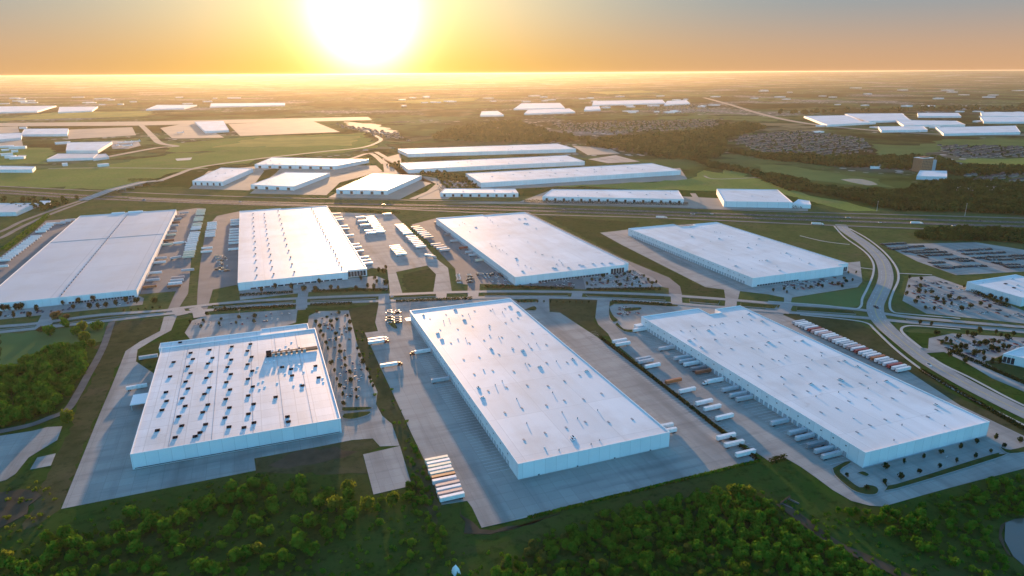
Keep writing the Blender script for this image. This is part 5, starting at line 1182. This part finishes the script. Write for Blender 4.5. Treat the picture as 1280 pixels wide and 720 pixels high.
if mb.v: tag(mb.build('houses'), 'hundreds of small dark-roofed houses spread over the far estates', 'houses', None, 'stuff')

# ------------------------------------------------------------------ small structures
x, y = at(985, 627); cv = empty('culvert', (x, y, 0), .35, 'concrete culvert headwall above the creek at lower right', 'culvert'); cv.scale = (.62, .62, .7)
MB().box(-9, 9, 3, 4, 0, 2.6, M['gravel']).box(-9.4, 9.4, 2.4, 4.2, 2.6, 3, M['dirt']).build('headwall', cv)
MB().box(-7, -6, -8, 3, 0, 1.4, M['gravel']).box(6, 7, -8, 3, 0, 1.4, M['gravel']).build('wing_wall', cv); MB().box(-5, 5, 2.85, 2.98, .1, 2, M['seal']).build('opening', cv)
x, y = at(570, 714); tn = empty('tent', (x, y, 0), .2, 'small white pointed tent at the bottom edge among the trees', 'tent')
mb = MB(); P_ = [tuple(.62*v for v in q) for q in [(-3.2, -3.2, 0), (3.2, -3.2, 0), (3.2, 3.2, 0), (-3.2, 3.2, 0), (-2.2, -2.2, 5), (2.2, -2.2, 5), (2.2, 2.2, 5), (-2.2, 2.2, 5), (0, 0, 9)]]
for f in ((0, 1, 5, 4), (1, 2, 6, 5), (2, 3, 7, 6), (3, 0, 4, 7), (4, 5, 8), (5, 6, 8), (6, 7, 8), (7, 4, 8)): mb.face([P_[k] for k in f], M['coping'])
mb.build('canvas', tn); MB().face([(-.6, -2.0, .05), (.6, -2.0, .05), (0, -1.48, 2.6)], M['seal']).build('doorway', tn)
def pole(px_, h, label, arms=True):
    x, y = at(*px_); r = empty('utility_pole', (x, y, 0), .3, label, 'pole'); MB().cyl(0, 0, 0, h, .45, .25, M['steel'], 8).build('shaft', r)
    if arms: MB().box(-2.2, 2.2, -.15, .15, h-1.2, h-.8, M['steel']).build('crossarm', r)
pole((1206, 268), 24, 'tall steel pole beside the highway at right'); pole((1167, 212), 42, 'slender mast beside the brick tower', False); pole((1096, 262), 20, 'utility pole left of the wood beside the highway')
# light masts of the car parks
LM = empty('lamp_post', (0, 0, -500), 0, 'lamp', 'lamp post'); MB().cyl(0, 0, 0, 9, .14, .09, M['steel'], 6).build('shaft', LM); MB().box(-1.2, 1.2, -.25, .25, 8.95, 9.2, M['steel']).build('lamp_head', LM); register(LM)
for i, (p, lab) in enumerate((((400, 398), 'car park right of the vent-dotted roof, far end'), ((425, 430), 'car park right of the vent-dotted roof, middle'), ((445, 480), 'car park right of the vent-dotted roof, near end'), ((760, 350), 'car park before the glazed-corner warehouse, left side'), ((800, 350), 'car park before the glazed-corner warehouse, right side'), ((1170, 370), 'wide car park at right, left side'), ((1220, 385), 'wide car park at right, right side'), ((1200, 428), 'tree-filled car park at the right edge'), ((300, 395), 'car park behind the vent-dotted roof'), ((1180, 583), 'car park before the right warehouse'))):
    x, y = at(*p)
    if i == 0: LM.location = (x, y, 0); LM['label'] = 'steel lamp post in the '+lab; LM['group'] = 'car park lamp posts'
    else: dup(LM, (x, y, 0), .2, 'steel lamp post in the '+lab, 'car park lamp posts')

AC = empty('parked_aircraft', (0, 0, -500), 0, 'plane', 'aircraft')
MB().cyl(0, 0, -17, 13, 1.9, 1.9, M['coping'], 10, 'y').cyl(0, 0, 13, 19, 1.9, .4, M['coping'], 10, 'y').cyl(0, 0, -20, -17, .9, 1.9, M['coping'], 10, 'y').build('fuselage', AC, (0, 0, 3.6))
for sg in (-1, 1):
    w_ = MB(); q = [(sg*1.5, 4), (sg*1.5, -3), (sg*17, -7), (sg*17, -4.6)]; w_.prism(q, 2.6, 3.0, M['coping'], bottom=True).build('wing', AC)
    MB().cyl(sg*6, 1.6, -1, 3.4, .9, .9, M['steel'], 8, 'y').build('engine', AC)
MB().box(-.2, .2, -17, -13, 5, 10.5, M['coping'], 0, 1.2).build('tail_fin', AC); register(AC)
for i, (p, a, lab) in enumerate((((147, 181), .4, 'white parked plane nearest the blue-white hall on the airfield apron'), ((152, 177.5), 1.2, 'white parked plane at the upper left of the apron group'), ((159, 181.5), 2.0, 'white parked plane at the middle front of the apron group'), ((161, 177), .9, 'white parked plane at the upper middle of the apron group'), ((169, 176), 1.7, 'white parked plane at the right end of the apron group'), ((225, 165), 1.0, 'white parked plane on the tan apron left of the grey hangar'))):
    x, y = at(*p)
    if i == 0: AC.location = (x, y, .8); AC.rotation_euler = (0, 0, a); AC['label'] = lab; AC['group'] = 'planes parked on the airfield'
    else: dup(AC, (x, y, .8), a, lab, 'planes parked on the airfield')
# ------------------------------------------------------------------ air: one box of even haze round everything below the sky
hm = bpy.data.materials.new('haze_air'); hm.use_nodes = True; t = hm.node_tree; t.nodes.clear()
pv = t.nodes.new('ShaderNodeVolumePrincipled'); pv.inputs['Color'].default_value = (.86, .82, .70, 1); pv.inputs['Density'].default_value = 1.5e-5; pv.inputs['Anisotropy'].default_value = .58
o = t.nodes.new('ShaderNodeOutputMaterial'); t.links.new(pv.outputs[0], o.inputs['Volume'])
hz = MB().box(-35000, 35000, -35000, 35000, -2, 266, hm).build('haze'); tag(hz, 'thin evening haze over the whole plain', 'haze', None, 'stuff')
# prototypes that were never placed are removed
for o in list(bpy.data.objects):
    if o.parent is None and o.type in ('EMPTY', 'MESH') and o.location.z < -400:
        for c in list(o.children_recursive): bpy.data.objects.remove(c)
        bpy.data.objects.remove(o)
print('COUNTS trailers', NT[0], 'cars', NC[0], 'near trees', len(NEAR), 'houses', len(HOUSES), 'far trees', nw, 'objects', len(bpy.data.objects))
